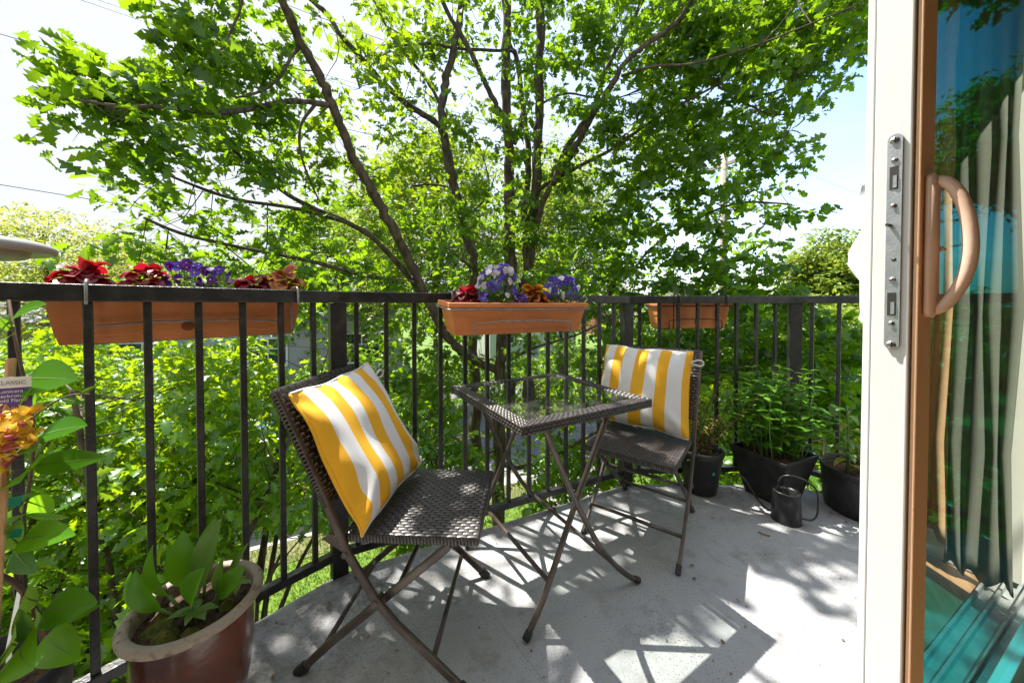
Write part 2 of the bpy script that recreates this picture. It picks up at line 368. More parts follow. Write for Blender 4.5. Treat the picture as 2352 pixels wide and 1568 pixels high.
# ------------------------------------------------------------------ balcony outline
A = at(780, 1314, z=0); B = at(1437, 1110, z=0)
AL = Vector((-.669, -.743, 0)); BD = Vector((math.cos(R(2.5)), math.sin(R(2.5)), 0)); CDd = Vector((.669, -.743, 0))
Cc = B + BD*.99
ABd = (B-A).normalized()
PA = A + AL*3.1
PD = Cc + CDd*((Cc.dot(N)-.27)/-(CDd.dot(N)))
# floor: 12 mm inside the rail line
def inset(p, d, k=.012): return p
poly = [wn(PD.dot(W), .265), PD, Cc - Vector((.05, .055, 0)), B + Vector((.0, -.008, 0)), A + Vector((.004, -.006, 0)), A + AL*1.5 + Vector((.02, -.018, 0)), PA, wn(PA.dot(W), .265)]
fl = MB(); fl.prism([(p.x, p.y) for p in poly][::-1], -.16, 0)
struct(fl.build('balcony_floor', 'concrete', bevel=.008))
# ------------------------------------------------------------------ house front and room
hs = empty('apartment_building', (0, 0, 0), label='pale stucco apartment wall around the open balcony doorway', cat='building')
WR = Matrix.Rotation(R(26.3), 3, 'Z')
def hbox(w0, w1, n0, n1, z0, z1): 
    b = MB(); c = wn((w0+w1)/2, (n0+n1)/2, (z0+z1)/2); b.box(c, (abs(w1-w0), abs(n1-n0), z1-z0), WR); return b
hbox(-4.2, -.95, .14, .26, -4.0, 5.5).build('wall', 'stucco', hs)
hbox(2.5, 5.5, .14, .26, -4.0, 5.5).build('wall', 'stucco', hs)
hbox(-.95, 2.5, .14, .26, 2.08, 5.5).build('wall', 'stucco', hs)
hbox(-.95, 2.5, .14, .26, -4.0, -.02).build('wall', 'stucco', hs)
struct(hbox(-2.6, 2.16, -4.2, .058, -.12, -.006).build('floor', 'wood_floor'))
struct(hbox(2.16, 2.26, -4.2, .138, .022, 2.5).build('room_wall', 'wall_paint'))
struct(hbox(-2.7, -2.6, -4.2, .14, -.12, 2.5).build('side_wall', 'wall_paint'))
struct(hbox(-2.6, 2.16, -4.3, -4.2, -.12, 2.5).build('back_wall', 'wall_paint'))
struct(hbox(-2.6, 2.16, -4.2, .14, 2.45, 2.55).build('ceiling', 'wall_paint'))
sk = hbox(2.144, 2.158, -4.2, .05, 0, .10).build('skirting_board', 'white_vinyl'); struct(sk)
# sill with tracks
tk = empty('door_track', wn(.7, .16), R(26.3), label='ribbed pale aluminium sill of the sliding door with its running grooves', cat='door track')
b = MB(); b.box((0, 0, -.02), (3.5, .20, .034)); b.build('sill', 'aluminium', tk)
for k in (-.088, -.052, -.012, .085):
    b = MB(); b.box((0, k, .008), (3.5, .007, .022)); b.build('rail', 'aluminium', tk)
# ------------------------------------------------------------------ sliding door panel
DW, DN = .741, .188
sd = empty('sliding_door', wn(DW, DN, 0), R(26.3), label='white framed sliding glass door with tan inside face and D shaped pull', cat='door')
# local: x along the wall (away from camera), y out of the house
TH = .042
b = MB(); b.box((.03, TH/2+.001, 1.02), (.06, TH-.002, 2.0)); b.build('stile', 'white_vinyl', sd, bevel=.002)
b = MB(); b.box((.03, TH+.006, 1.02), (.052, .010, 2.0)); b.build('outer_trim', 'white_vinyl', sd, bevel=.002)
b = MB(); b.box((.0315, -.003, 1.02), (.055, .006, 2.0)); b.build('inner_trim', 'tan_vinyl', sd, bevel=.0015)
b = MB(); b.box((.58, TH/2+.001, .065), (1.04, TH-.004, .09)); b.build('bottom_rail', 'white_vinyl', sd, bevel=.002)
b = MB(); b.box((.58, TH/2+.001, 1.98), (1.04, TH-.004, .08)); b.build('top_rail', 'white_vinyl', sd, bevel=.002)
b = MB(); b.box((1.13, TH/2+.001, 1.02), (.06, TH-.006, 2.0)); b.build('stile', 'white_vinyl', sd, bevel=.002)
b = MB(); b.add([(.06, .016, .11), (1.10, .016, .11), (1.10, .016, 1.94), (.06, .016, 1.94)], [(0, 1, 2, 3)]); b.build('glass_pane', 'glass_door', sd)
b = MB(); b.box((.0612, .0185, 1.02), (.0024, .012, 1.84)); b.build('gasket', 'rubber', sd)
b = MB(); b.box((.03, TH+.0005, 1.02), (.0585, .001, 2.0)); b.build('seam', 'dish_grey', sd)
# lock plate on the edge face (local x = 0, facing -x)
zc = lambda y: HC + (700-y)/F*.52
lp = MB(); yc = .0185; hw = .0079; z0, z1 = zc(800), zc(318)
pr = []
for k in range(13): th = math.pi*k/12; pr.append((yc+hw*math.cos(th), z1-hw+hw*math.sin(th)))
for k in range(13): th = math.pi+math.pi*k/12; pr.append((yc+hw*math.cos(th), z0+hw+hw*math.sin(th)))
n_ = len(pr)
lp.add([(-.0035, p, q) for p, q in pr]+[(.0, p, q) for p, q in pr], [tuple(range(n_)), tuple(range(n_, 2*n_))[::-1]]+[(i, n_+i, n_+(i+1) % n_, (i+1) % n_) for i in range(n_)])
plate = lp.build('lock_plate', 'steel', sd)
for yy in (415, 698):
    b = MB(); b.box((-.0037, yc+.0005, zc(yy)), (.001, .0088, .034)); b.build('slot', 'steel_dark', plate)
    b = MB(); b.box((-.0045, yc-.001, zc(yy)-.006), (.002, .004, .018)); b.build('latch', 'steel', plate)
for yy, rr in ((332, .0058), (376, .0038), (478, .0038), (643, .0038), (742, .0038), (790, .0058)):
    b = MB(); b.lathe([(0, .0022), (rr*.8, .002), (rr, .0006), (rr, 0)], n=16); b.box((0, 0, .0022), (rr*1.5, rr*.22, .0008), mi=1); b.box((0, 0, .0022), (rr*.22, rr*1.5, .0007), mi=1)
    o = b.build('screw', ['steel', 'steel_dark'], plate, loc=(-.0035, yc, zc(yy))); o.rotation_euler = (0, R(-90), random.random())
b = MB(); b.tube([(0, 0, 0), (-.014, 0, 0)], .0022, 8); b.build('pin', 'steel_dark', plate, loc=(-.003, yc+.003, zc(521)))
b = MB(); b.lathe([(0, .0004), (.0026, .0004), (.0026, 0)], n=12); o = b.build('hole', 'steel_dark', plate, loc=(-.0036, yc-.001, zc(598))); o.rotation_euler = (0, R(-90), 0)
# inside pull: mounting bar + D loop
zh = lambda y: HC + (700-y)/F*.475
b = MB(); b.tube([(.027, -.010, zh(728)), (.027, -.012, zh(718)), (.027, -.012, zh(400)), (.027, -.010, zh(390))], [.008, .012, .012, .008], 10, flat=((1, 0, 0), 1.25, .6))
hd = b.build('handle', 'tan_handle', sd)
pts = [(.027, -.012, zh(405)), (.028, -.024, zh(410)), (.028, -.034, zh(436)), (.028, -.043, zh(490)), (.028, -.047, zh(550)), (.028, -.046, zh(602)), (.028, -.040, zh(650)), (.028, -.030, zh(688)), (.028, -.022, zh(708)), (.027, -.012, zh(714))]
def smooth(pts, it=2):
    pts = [Vector(p) for p in pts]
    for _ in range(it):
        q = [pts[0]]
        for i in range(len(pts)-1): q += [pts[i]*.75+pts[i+1]*.25, pts[i]*.25+pts[i+1]*.75]
        q.append(pts[-1]); pts = q
    return pts
b = MB(); b.tube(smooth(pts), .0074, 14); b.build('grip', 'tan_handle', hd)
b = MB(); b.box((.040, -.014, zh(567)), (.012, .016, .004)); b.build('thumb_turn', 'tan_handle', hd, bevel=.001)
# outside pull: white escutcheon with a cup
b = MB()
for i, (yy, dd) in enumerate(((415, .006), (440, .010), (500, .010), (530, .014), (555, .022), (600, .024), (625, .018), (645, .011), (690, .010), (715, .008), (742, .004))): pass
prof = [(410, .010), (440, .014), (448, .009), (520, .010), (540, .018), (565, .026), (600, .027), (622, .020), (640, .011), (700, .010), (722, .009), (735, .012), (742, .006)]
vs = []; nn = 9
for yy, dd in prof:
    for j in range(nn):
        th = math.pi*j/(nn-1); vs.append((.027+.018*math.cos(th), TH+.010+dd*(math.sin(th)**.6), zc(yy)))
fs = [(i*nn+j, i*nn+j+1, (i+1)*nn+j+1, (i+1)*nn+j) for i in range(len(prof)-1) for j in range(nn-1)]
fs += [tuple(range(nn)), tuple((len(prof)-1)*nn+j for j in range(nn))[::-1]]
b.add(vs, fs, 0, True); b.build('outer_handle', 'white_vinyl', sd)
# drapes inside, along the side wall
def drape(name, n0, n1, w, z0, z1, amp, nf, m, label, cat):
    b = MB(); k = nf*8; vs = []
    zs = [z0, z0+.06, .5, 1.0, 1.6, z1]
    for z in zs:
        fl = 1 + .35*(1-(z-z0)/(z1-z0))
        for i in range(k+1):
            t = i/k; p = wn(w + amp*fl*math.sin(t*nf*2*math.pi+.5*math.sin(7*t+z)), n0+(n1-n0)*t + .01*math.sin(z*5+t*9), z + (.02*math.sin(t*17) if z < .3 else 0)); vs.append(p)
    fs = [(j*(k+1)+i, j*(k+1)+i+1, (j+1)*(k+1)+i+1, (j+1)*(k+1)+i) for j in range(len(zs)-1) for i in range(k)]
    b.add(vs, fs, 0, True); o = b.build(name, m); md = o.modifiers.new('thick', 'SOLIDIFY'); md.thickness = .003
    tag(o, label, cat); return o
drape('curtain', -.75, .0, 2.08, .12, 2.4, .022, 9, 'drape_brown', 'brown floor length drape mirrored in the door glass', 'curtain')
drape('sheer_curtain', -.02, .13, 2.06, .03, 2.4, .006, 4, 'sheer', 'pale sheer curtain hanging at the side of the doorway', 'curtain')
# ------------------------------------------------------------------ railing
RZ = 1.07
rl = empty('balcony_railing', A, label='black metal balcony railing with square balusters around the deck', cat='railing')
def rel(p): return Vector(p)-A
def bar_between(p, q, z, wide, thick, name, m='rail_weathered'):
    p, q = rel(p), rel(q); d = (q-p); L = d.length; ang = math.atan2(d.y, d.x)
    b = MB(); b.box((0, 0, 0), (L, wide, thick)); o = b.build(name, m, rl, loc=(p+q)/2+Vector((0, 0, z)), bevel=.003); o.rotation_euler = (0, 0, ang); return o
secs = [(A, AL, 2.2), (A, ABd, (B-A).length), (B, BD, .99), (Cc, CDd, (PD-Cc).length-.02)]
for (p, d, L) in secs:
    bar_between(p+d*.001 - d*.012, p+d*(L+.012), RZ-.021, .058, .042, 'top_rail')
    bar_between(p+d*.0285, p+d*(L-.0285), .075, .030, .030, 'bottom_rail')
def upright(p, d, half, z0, z1, name):
    b = MB(); b.box((0, 0, (z0+z1)/2), (half*2, half*2, z1-z0)); o = b.build(name, 'rail_weathered', rl, loc=rel(p), bevel=.002); o.rotation_euler = (0, 0, math.atan2(d.y, d.x)); return o
post0 = None
for p, d in ((A, (ABd-AL).normalized()), (B, (ABd+BD).normalized()), (Cc, (BD+CDd).normalized())):
    upright(p, d, .0275, -.19, RZ-.043, 'post')
proto = None
def baluster(p, d):
    global proto
    if proto is None: proto = upright(p, d, .0085, .0905, RZ-.0425, 'baluster')
    else:
        o = pcopy(proto, rl, rel(p), (0, 0, math.atan2(d.y, d.x)))
def on_line(P, d, x):
    """distance along P + s d that lies under photo column x (at z = .6)"""
    lo, hi = 0, 3
    u = (x-1176)/F
    # (P.x + s d.x) = u*(k) with k = depth along the lens axis
    k0 = P.y*CPI - (.6-HC)*SPI
    return (u*k0-P.x)/(d.x-u*d.y*CPI)
for x in (721, 648, 561, 461, 345, 210, 42): baluster(A+AL*on_line(A, AL, x), AL)
for k in range(1, 12): baluster(A+AL*(on_line(A, AL, 42)+.105*k), AL)
for x in (820, 888, 952, 1012, 1068, 1119, 1168, 1215, 1258, 1300, 1340, 1376, 1409): baluster(A+ABd*on_line(A, ABd, x), ABd)
for x in (1468, 1513, 1556.5, 1601, 1646, 1690, 1735, 1779): baluster(B+BD*on_line(B, BD, x), BD)
s0 = on_line(Cc, CDd, 1925)
for k in range(-1, 5): baluster(Cc+CDd*(s0+.11*k), CDd)
# ------------------------------------------------------------------ woven strands
def weave(mb, P, Nrm, nrow, nseg, ht, gap=.12, skew=1/3., mi=0):
    """little arched strands laid in a twill over the patch P(a,b)"""
    for r in range(nrow):
        off = (r*skew) % 1
        for k in range(-1, nseg+1):
            a0, a1 = (k+off)/nseg, (k+off+1-gap)/nseg
            a0, a1 = max(0, a0), min(1, a1)
            if a1-a0 < .25/nseg: continue
            vs = []
            for i in range(5):
                a = a0+(a1-a0)*i/4; h = ht*min(1, 1.9*math.sin(math.pi*(i/4*.86+.07)))
                for (bb, hh) in ((.06, .25), (.3, 1.0), (.7, 1.0), (.94, .25)):
                    b_ = (r+bb)/nrow
                    vs.append(P(a, b_)+Nrm(a, b_)*(h*hh))
            fs = [(i*4+j, i*4+j+1, (i+1)*4+j+1, (i+1)*4+j) for i in range(4) for j in range(3)]
            mb.add(vs, fs, mi, True)
def slab_patch(mb, P, Nrm, th, na=10, nb=10, mi=1):
    vs = []
    for s_ in (0, -th):
        for i in range(na+1):
            for j in range(nb+1): vs.append(P(i/na, j/nb)+Nrm(i/na, j/nb)*s_)
    o = (na+1)*(nb+1); g = lambda i, j, k: k*o+i*(nb+1)+j
    fs = []
    for i in range(na):
        for j in range(nb): fs += [(g(i, j, 0), g(i+1, j, 0), g(i+1, j+1, 0), g(i, j+1, 0)), (g(i, j, 1), g(i, j+1, 1), g(i+1, j+1, 1), g(i+1, j, 1))]
    for i in range(na): fs += [(g(i, 0, 0), g(i, 0, 1), g(i+1, 0, 1), g(i+1, 0, 0)), (g(i, nb, 0), g(i+1, nb, 0), g(i+1, nb, 1), g(i, nb, 1))]
    for j in range(nb): fs += [(g(0, j, 0), g(0, j+1, 0), g(0, j+1, 1), g(0, j, 1)), (g(na, j, 0), g(na, j, 1), g(na, j+1, 1), g(na, j+1, 0))]
    mb.add(vs, fs, mi, False)
# ------------------------------------------------------------------ table
ang = R(30.4); TS = .5577; TZ = .68
Tc = fix(.1267, 1.3342, TZ)
tb = empty('bistro_table', (Tc.x, Tc.y, 0), ang, label='square brown wicker bistro table with glass top and folding legs', cat='table')
hsz = TS/2; rw = .045; rh = .030
b = MB()
for k in range(4):
    q = Matrix.Rotation(k*math.pi/2, 3, 'Z')
    # body of the rim, mitred
    o_ = [(-hsz+.003, -hsz+.003), (hsz-.003, -hsz+.003), (hsz-rw, -hsz+rw), (-hsz+rw, -hsz+rw)]
    vs = [q @ Vector((x, y, z)) for z in (TZ-rh, TZ-.003) for x, y in o_]
    b.add(vs, [(3, 2, 1, 0), (4, 5, 6, 7), (0, 1, 5, 4), (1, 2, 6, 5), (2, 3, 7, 6), (3, 0, 4, 7)], 1)
    Pt = lambda a, bb, q=q: q @ Vector(((-hsz+rw*(1-bb)*0+bb*rw)+(a)*(2*(hsz-bb*rw)), -hsz+bb*rw, TZ-.003))
    weave(b, Pt, lambda a, bb: Vector((0, 0, 1)), 4, 26, .004)
    Ps = lambda a, bb, q=q: q @ Vector((-hsz+a*2*hsz, -hsz+.003, TZ-rh+bb*rh))
    weave(b, Ps, lambda a, bb, q=q: q @ Vector((0, -1, 0)), 3, 34, .004, skew=.5)
b.build('rim', ['wicker', 'wicker_under'], tb)
b = MB(); g = hsz-rw+.004; b.box((0, 0, TZ-.006), (2*g, 2*g, .005)); b.build('glass_top', 'glass_top', tb)
b = MB()
for k in range(4):
    q = Matrix.Rotation(k*math.pi/2, 3, 'Z'); c = q @ Vector((0, -hsz+rw+.012, TZ-.026)); b.box(c, (2*(hsz-rw), .018, .012), q)
b.build('under_frame', 'bronze_metal', tb)
def loc_t(lx, ly, z): return Vector((lx-hsz, ly-hsz, z))
legA = [(.395, .652), (.340, .55), (.286, .450), (.245, .375), (.192, .265), (.133, .144), (.095, .075), (.048, .009)]
legB = [(.096, .652), (.150, .54), (.215, .402), (.255, .330), (.303, .245), (.345, .180), (.400, .115), (.470, .045), (.522, .009)]
for ly, prf in ((.052, legA), (.512, legA), (.030, legB), (.534, legB)):
    b = MB(); pts = smooth([loc_t(x, ly, z) for x, z in prf], 2); b.tube(pts, .0095, 10, cap=True)
    lg = b.build('leg', 'bronze_metal', tb)
    b = MB(); d = (pts[-2]-pts[-1]).normalized(); b.tube([pts[-1]-d*.004+Vector((0,0,.002)), pts[-1]+d*.022], .0115, 10); b.build('foot_cap', 'rubber', lg)
for (x, z, y0, y1) in ((.135, .148, .052, .512), (.398, .118, .030, .534), (.372, .612, .052, .512)):
    b = MB(); b.tube([loc_t(x, y0, z), loc_t(x, y1, z)], .0075, 10); b.build('crossbar', 'bronze_metal', tb)
for y0, y1 in ((.022, .060), (.504, .542)):
    b = MB(); b.tube([loc_t(.247, y0, .352), loc_t(.247, y1, .352)], .006, 10); b.build('pivot_bolt', 'bronze_metal', tb)
# ------------------------------------------------------------------ chairs
SZ = .412
def make_chair(loc, rz, label):
    """local x = forward, y = the sitter's left"""
    t = empty('folding_chair', loc, rz, label=label, cat='chair', group='wicker folding chairs at the table')
    hwS, d0, d1 = .183, -.185, .178
    P = lambda a, b_: Vector((d0+(d1-d0)*b_, -hwS+2*hwS*a, SZ-.004-.004*math.sin(math.pi*b_)*math.sin(math.pi*a)))
    up = lambda a, b_: Vector((0, 0, 1))
    b = MB(); slab_patch(b, P, up, .020, 8, 8, 1)
    Q = lambda a, b_: P(b_, a)
    weave(b, lambda a, b_: P(b_, a), up, 30, 13, .0026, .10, .5)
    # edge wraps
    for (p0, p1, nr) in (((d1, -hwS), (d1, hwS), Vector((1, 0, 0))), ((d0, -hwS), (d1, -hwS), Vector((0, -1, 0))), ((d1, hwS), (d0, hwS), Vector((0, 1, 0)))):
        p0, p1 = Vector((p0[0], p0[1], 0)), Vector((p1[0], p1[1], 0))
        Pe = lambda a, b_, p0=p0, p1=p1: p0+(p1-p0)*b_+Vector((0, 0, SZ-.026+a*.023))
        weave(b, Pe, lambda a, b_, nr=nr: nr, 40, 1, .0035, .04, 0)
    b.build('seat', ['wicker', 'wicker_under'], t)
    Apr = [(.150, .006), (.06, .090), (-.0365, .1785), (-.096, .246), (-.168, .364), (-.205, .45), (-.235, .52), (-.268, .59), (-.300, .66), (-.361, .785)]
    Bpr = [(.096, .372), (-.10, .205), (-.24, .085), (-.322, .006)]
    for s in (-1, 1):
        yA, yB = s*.194, s*.166
        b = MB(); b.bar([Vector((x, yA, z)) for x, z in Apr], .021, .012, (0, 1, 0)); la = b.build('leg', 'bronze_metal', t)
        b = MB(); b.bar([Vector((.157, yA, .0)), Vector((.132, yA, .024))], .027, .018, (0, 1, 0)); b.build('foot_cap', 'rubber', la)
        b = MB(); b.bar([Vector((x, yB, z)) for x, z in Bpr], .021, .012, (0, 1, 0)); lb = b.build('leg', 'bronze_metal', t)
        b = MB(); b.bar([Vector((-.330, yB, .0)), Vector((-.304, yB, .022))], .027, .018, (0, 1, 0)); b.build('foot_cap', 'rubber', lb)
        b = MB(); b.box((.096, yB-s*.013, .380), (.026, .006, .034)); b.tube([(.096, yB-s*.018, .372), (.096, yB+s*.010, .372)], .009, 10); b.build('bracket', 'bronze_metal', t, bevel=.001)
        b = MB(); b.bar([Vector((-.172, yA-s*.012, .362)), Vector((-.232, yA-s*.012, .398))], .024, .006, (0, 1, 0)); b.tube([(-.172, yA-s*.016, .362), (-.172, yA+s*.010, .362)], .008, 10); b.build('link', 'bronze_metal', t)
        b = MB(); b.tube([(-.092, yB-s*.008, .224), (-.092, yA+s*.011, .236)], .008, 10); b.build('pivot_bolt', 'bronze_metal', t)
    for (x, z, y, r) in ((.062, .092, .188, .0075), (-.25, .080, .160, .0075), (-.045, .247, .160, .0075), (-.19, .392, .188, .007)):
        b = MB(); b.tube([(x, -y, z), (x, y, z)], r, 8); b.build('crossbar', 'bronze_metal', t)
    # woven back
    cur = [(-.222, .49), (-.240, .53), (-.268, .59), (-.300, .66), (-.335, .732), (-.366, .795)]
    def cpt(bb):
        k = bb*(len(cur)-1); i = min(int(k), len(cur)-2); f = k-i
        return Vector((cur[i][0]*(1-f)+cur[i+1][0]*f, 0, cur[i][1]*(1-f)+cur[i+1][1]*f))
    nb = Vector((.90, 0, .44)).normalized()
    hb = .196
    Pb = lambda a, bb: cpt(bb)+Vector((.010, -hb+2*hb*a, 0))
    b = MB(); slab_patch(b, lambda a, bb: Pb(a, bb)+nb*.0, lambda a, bb: nb, .024, 6, 10, 1)
    weave(b, Pb, lambda a, bb: nb, 26, 14, .0026, .10, .5)
    weave(b, lambda a, bb: Pb(1-a, bb)-nb*.024, lambda a, bb: -nb, 26, 14, .0026, .10, .5)
    tp = cpt(1)+Vector((.010, 0, 0))
    weave(b, lambda a, bb: tp+Vector((0, -hb+2*hb*bb, 0))-nb*(.024*a), lambda a, bb: Vector((-.44, 0, .9)), 46, 1, .004, .04, 0)
    for s in (-1, 1):
        weave(b, lambda a, bb, s=s: cpt(bb)+Vector((.010, s*hb, 0))-nb*(.024*a), lambda a, bb, s=s: Vector((0, s, 0)), 34, 1, .004, .04, 0)
    b.build('backrest', ['wicker', 'wicker_under'], t)
    return t
cL = fix(-.258, 1.088, .41); cR = fix(.566, 1.525, .41)
aL, aR = R(-3), R(-127)
ch1 = make_chair((cL.x, cL.y, 0), aL, 'brown wicker folding chair in front of the left planter, seen from its side')
ch2 = copy_tree(ch1); ch2.location = (cR.x, cR.y, 0); ch2.rotation_euler = (0, 0, aR); ch2['label'] = 'brown wicker folding chair behind the table, facing the door'
# ------------------------------------------------------------------ cushions
def cushion(chair_loc, rz, corners, stripes, label, seed, bulge=.058):
    """corners in chair axes: bottom(v-), bottom(v+), top(v+), top(v-); stripes = widths from v- to v+, yellow first"""
    rd = random.Random(seed)
    b0, b1, t1, t0 = [Vector(c) for c in corners]
    tot = sum(stripes); cuts = [0]
    for s_ in stripes: cuts.append(cuts[-1]+s_/tot)
    A_ = []; col = []
    for i in range(len(stripes)):
        n = max(3, round(stripes[i]/tot*72))
        for k in range(n): A_.append(cuts[i]+(cuts[i+1]-cuts[i])*k/n); col.append(i % 2)
    A_.append(1.0); na = len(A_)-1; nbb = 44
    nrm = (b1-b0).cross(t0-b0).normalized()
    if nrm.x < 0: nrm = -nrm
    ph = [rd.uniform(0, 6) for _ in range(8)]
    def P(a, t, side):
        a2 = a+(.5-a)*.045*math.sin(math.pi*t); t2 = t+(.5-t)*.05*math.sin(math.pi*a)
        base = (b0*(1-a2)+b1*a2)*(1-t2)+(t0*(1-a2)+t1*a2)*t2
        prf = ((1-abs(2*a-1)**3.2)*(1-abs(2*t-1)**3.0)); prf = max(prf, 0)**.55
        sag = 1.15-.45*t
        h = bulge*prf*sag
        # creases running in from the corners and along the foot of the cushion
        wr = .008*prf*math.sin(9*a+5*t+ph[0])*math.sin(4*t+ph[1]) + .009*math.sin(22*(a-t)+ph[2])*math.exp(-((a-.1)**2+(t-.12)**2)/.02) + .009*math.sin(26*(a+t)+ph[3])*math.exp(-((a-.9)**2+(t-.1)**2)/.02) + .005*math.sin(30*a+ph[4])*math.exp(-(t-.93)**2/.003) + .006*math.sin(18*t+ph[5])*math.exp(-(a-.04)**2/.004)
        edge = Vector((.004*math.sin(11*t+ph[6]), .004*math.sin(9*a+ph[7]), .003*math.sin(13*a+ph[5])))
        return base+edge+nrm*(side*h+wr*(1 if side > 0 else .3)+(.006*math.sin(math.pi*t)*side))
    b = MB(); vs = []
    for side in (1, -1):
        for i in range(na+1):
            for j in range(nbb+1): vs.append(P(A_[i], j/nbb, side))
    o_ = (na+1)*(nbb+1)
    for i in range(na):
        fs = []
        for j in range(nbb):
            q = i*(nbb+1)+j; fs += [(q, q+nbb+1, q+nbb+2, q+1), (o_+q, o_+q+1, o_+q+nbb+2, o_+q+nbb+1)]
        q0, q1 = i*(nbb+1), (i+1)*(nbb+1); fs += [(q0, o_+q0, o_+q1, q1), (q0+nbb, q1+nbb, o_+q1+nbb, o_+q0+nbb)]
        if i == 0: fs += [(j, j+1, o_+j+1, o_+j) for j in range(nbb)]
        if i == na-1: fs += [(na*(nbb+1)+j, o_+na*(nbb+1)+j, o_+na*(nbb+1)+j+1, na*(nbb+1)+j+1) for j in range(nbb)]
        base = len(b.v)
        for f in fs: b.f.append(list(f)); b.mi.append(col[i]); b.sm.append(True)
    b.v = [tuple(p) for p in vs]
    o = b.build('cushion', ['yellow_fabric', 'white_fabric'], None, loc=chair_loc); o.rotation_euler = (0, 0, rz)
    tag(o, label, 'cushion', 'striped cushions on the chairs')
    for k, (f0, f1) in enumerate((((0, 0), (1, 0)), ((1, 0), (1, 1)), ((1, 1), (0, 1)), ((0, 1), (0, 0)))):
        b = MB(); b.tube([(P(f0[0]+(f1[0]-f0[0])*i/30, f0[1]+(f1[1]-f0[1])*i/30, 1)+P(f0[0]+(f1[0]-f0[0])*i/30, f0[1]+(f1[1]-f0[1])*i/30, -1))*.5 for i in range(31)], .0034, 6)
        b.build('piping', 'yellow_fabric' if k in (1, 3) else 'white_fabric', o)
    e = P(1, .86, 1)
    b = MB(); lp_ = [e, e+Vector((0, .022, .014)), e+Vector((0, .045, .016)), e+Vector((.004, .056, .002)), e+Vector((.004, .044, -.012)), e+Vector((.002, .022, -.010)), e+Vector((0, -.002, -.004))]
    b.tube(smooth(lp_), .0035, 8); b.build('loop', 'rope', o)
    return o
cushion((cL.x, cL.y, 0), aL, [(-.118, -.215, .425), (-.082, .150, .445), (-.295, .190, .800), (-.325, -.178, .780)], [.085, .12, .125, .125, .135, .13, .13, .13], 'yellow and white striped cushion slumped on the left chair', 3, .044)
cushion((cR.x, cR.y, 0), aR, [(-.115, -.265, .435), (-.105, .185, .430), (-.285, .170, .795), (-.280, -.262, .800)], [.035, .124, .115, .133, .133, .133, .124, .15, .053], 'yellow and white striped cushion upright on the chair behind the table', 5)
# ------------------------------------------------------------------ pots
def pot_round(name, loc, rt, rb, h, label, mat_='black_plastic', soil='soil', cat='plant pot', rim=.008):
    t = empty(name, loc, label=label, cat=cat)
    b = MB(); b.lathe([(0, 0), (rb*.96, 0), (rb, .006), (rb+(rt-rb)*.82, h*.84), (rt*.975, h*.85), (rt, h*.86), (rt, h-.004), (rt-.003, h), (rt-rim, h-.002), (rt-rim, h-.035), (rt-rim-.004, h-.04)], n=56)
    b.build('body', mat_, t)
    b = MB(); soil_disc(b, rt-rim-.002, h-.042); b.build('soil', soil, t)
    return t
def soil_disc(b, r, z, n=28, rings=9):
    vs = [(0, 0, z+.012)]
    for k in range(1, rings+1):
        rr = r*k/rings
        for j in range(n): th = 2*math.pi*j/n; vs.append((rr*math.cos(th), rr*math.sin(th), z+.012*(1-(k/rings)**2)+(random.uniform(-.005, .006) if k < rings else 0)))
    fs = [(0, 1+j, 1+(j+1) % n) for j in range(n)]
    for k in range(rings-1):
        for j in range(n): fs.append((1+k*n+j, 1+(k+1)*n+j, 1+(k+1)*n+(j+1) % n, 1+k*n+(j+1) % n))
    b.add(vs, fs, 0, True)
p1 = fix(1.04, 1.885, 0)
po1 = pot_round('plant_pot', p1, .110, .078, .235, 'round black nursery pot behind the right chair')
b = MB(); b.add([(.03, -.0005, 0), (.045, 0, .004), (.043, 0, .018), (.033, 0, .016)], [(0, 1, 2, 3)])
st = b.build('sticker', 'tie_green', po1, loc=(-.028, -.106, .13))
p3 = fix(1.745, 1.69, 0)
po3 = pot_round('plant_pot', p3, .168, .150, .215, 'wide round black nursery pot beside the door edge')
b = MB(); b.add([(0, 0, 0), (.012, 0, 0), (.012, 0, .014), (0, 0, .014)], [(0, 1, 2, 3)])
o = b.build('sticker', 'tag_white', po3, loc=(-.118, -.113, .10)); o.rotation_euler = (0, 0, R(-46))
# square tapered planter
p2 = fix(1.391, 1.827, 0)
pl = empty('square_planter', p2, R(23), label='square tapered black planter with a leafy bush, beside the watering can', cat='planter')
b = MB(); T_, Bm, hh = .136, .085, .25
def ring(r, z): return [(-r, -r, z), (r, -r, z), (r, r, z), (-r, r, z)]
rings = [ring(Bm, 0), ring(T_, hh-.02), ring(T_+.004, hh-.018), ring(T_+.004, hh), ring(T_-.006, hh), ring(T_-.010, hh-.045)]
vs = sum(rings, []); fs = [(3, 2, 1, 0)]
for k in range(len(rings)-1):
    for j in range(4): fs.append((k*4+j, k*4+(j+1) % 4, (k+1)*4+(j+1) % 4, (k+1)*4+j))
b.add(vs, fs); b.build('body', 'black_plastic', pl, bevel=.004)
b = MB(); ns = 16; rr = T_-.009; vs = [(-rr+2*rr*i/ns, -rr+2*rr*j/ns, hh-.030+random.uniform(-.007, .008)) for i in range(ns+1) for j in range(ns+1)]
b.add(vs, [(i*(ns+1)+j, (i+1)*(ns+1)+j, (i+1)*(ns+1)+j+1, i*(ns+1)+j+1) for i in range(ns) for j in range(ns)], 0, True); b.build('soil', 'soil', pl)
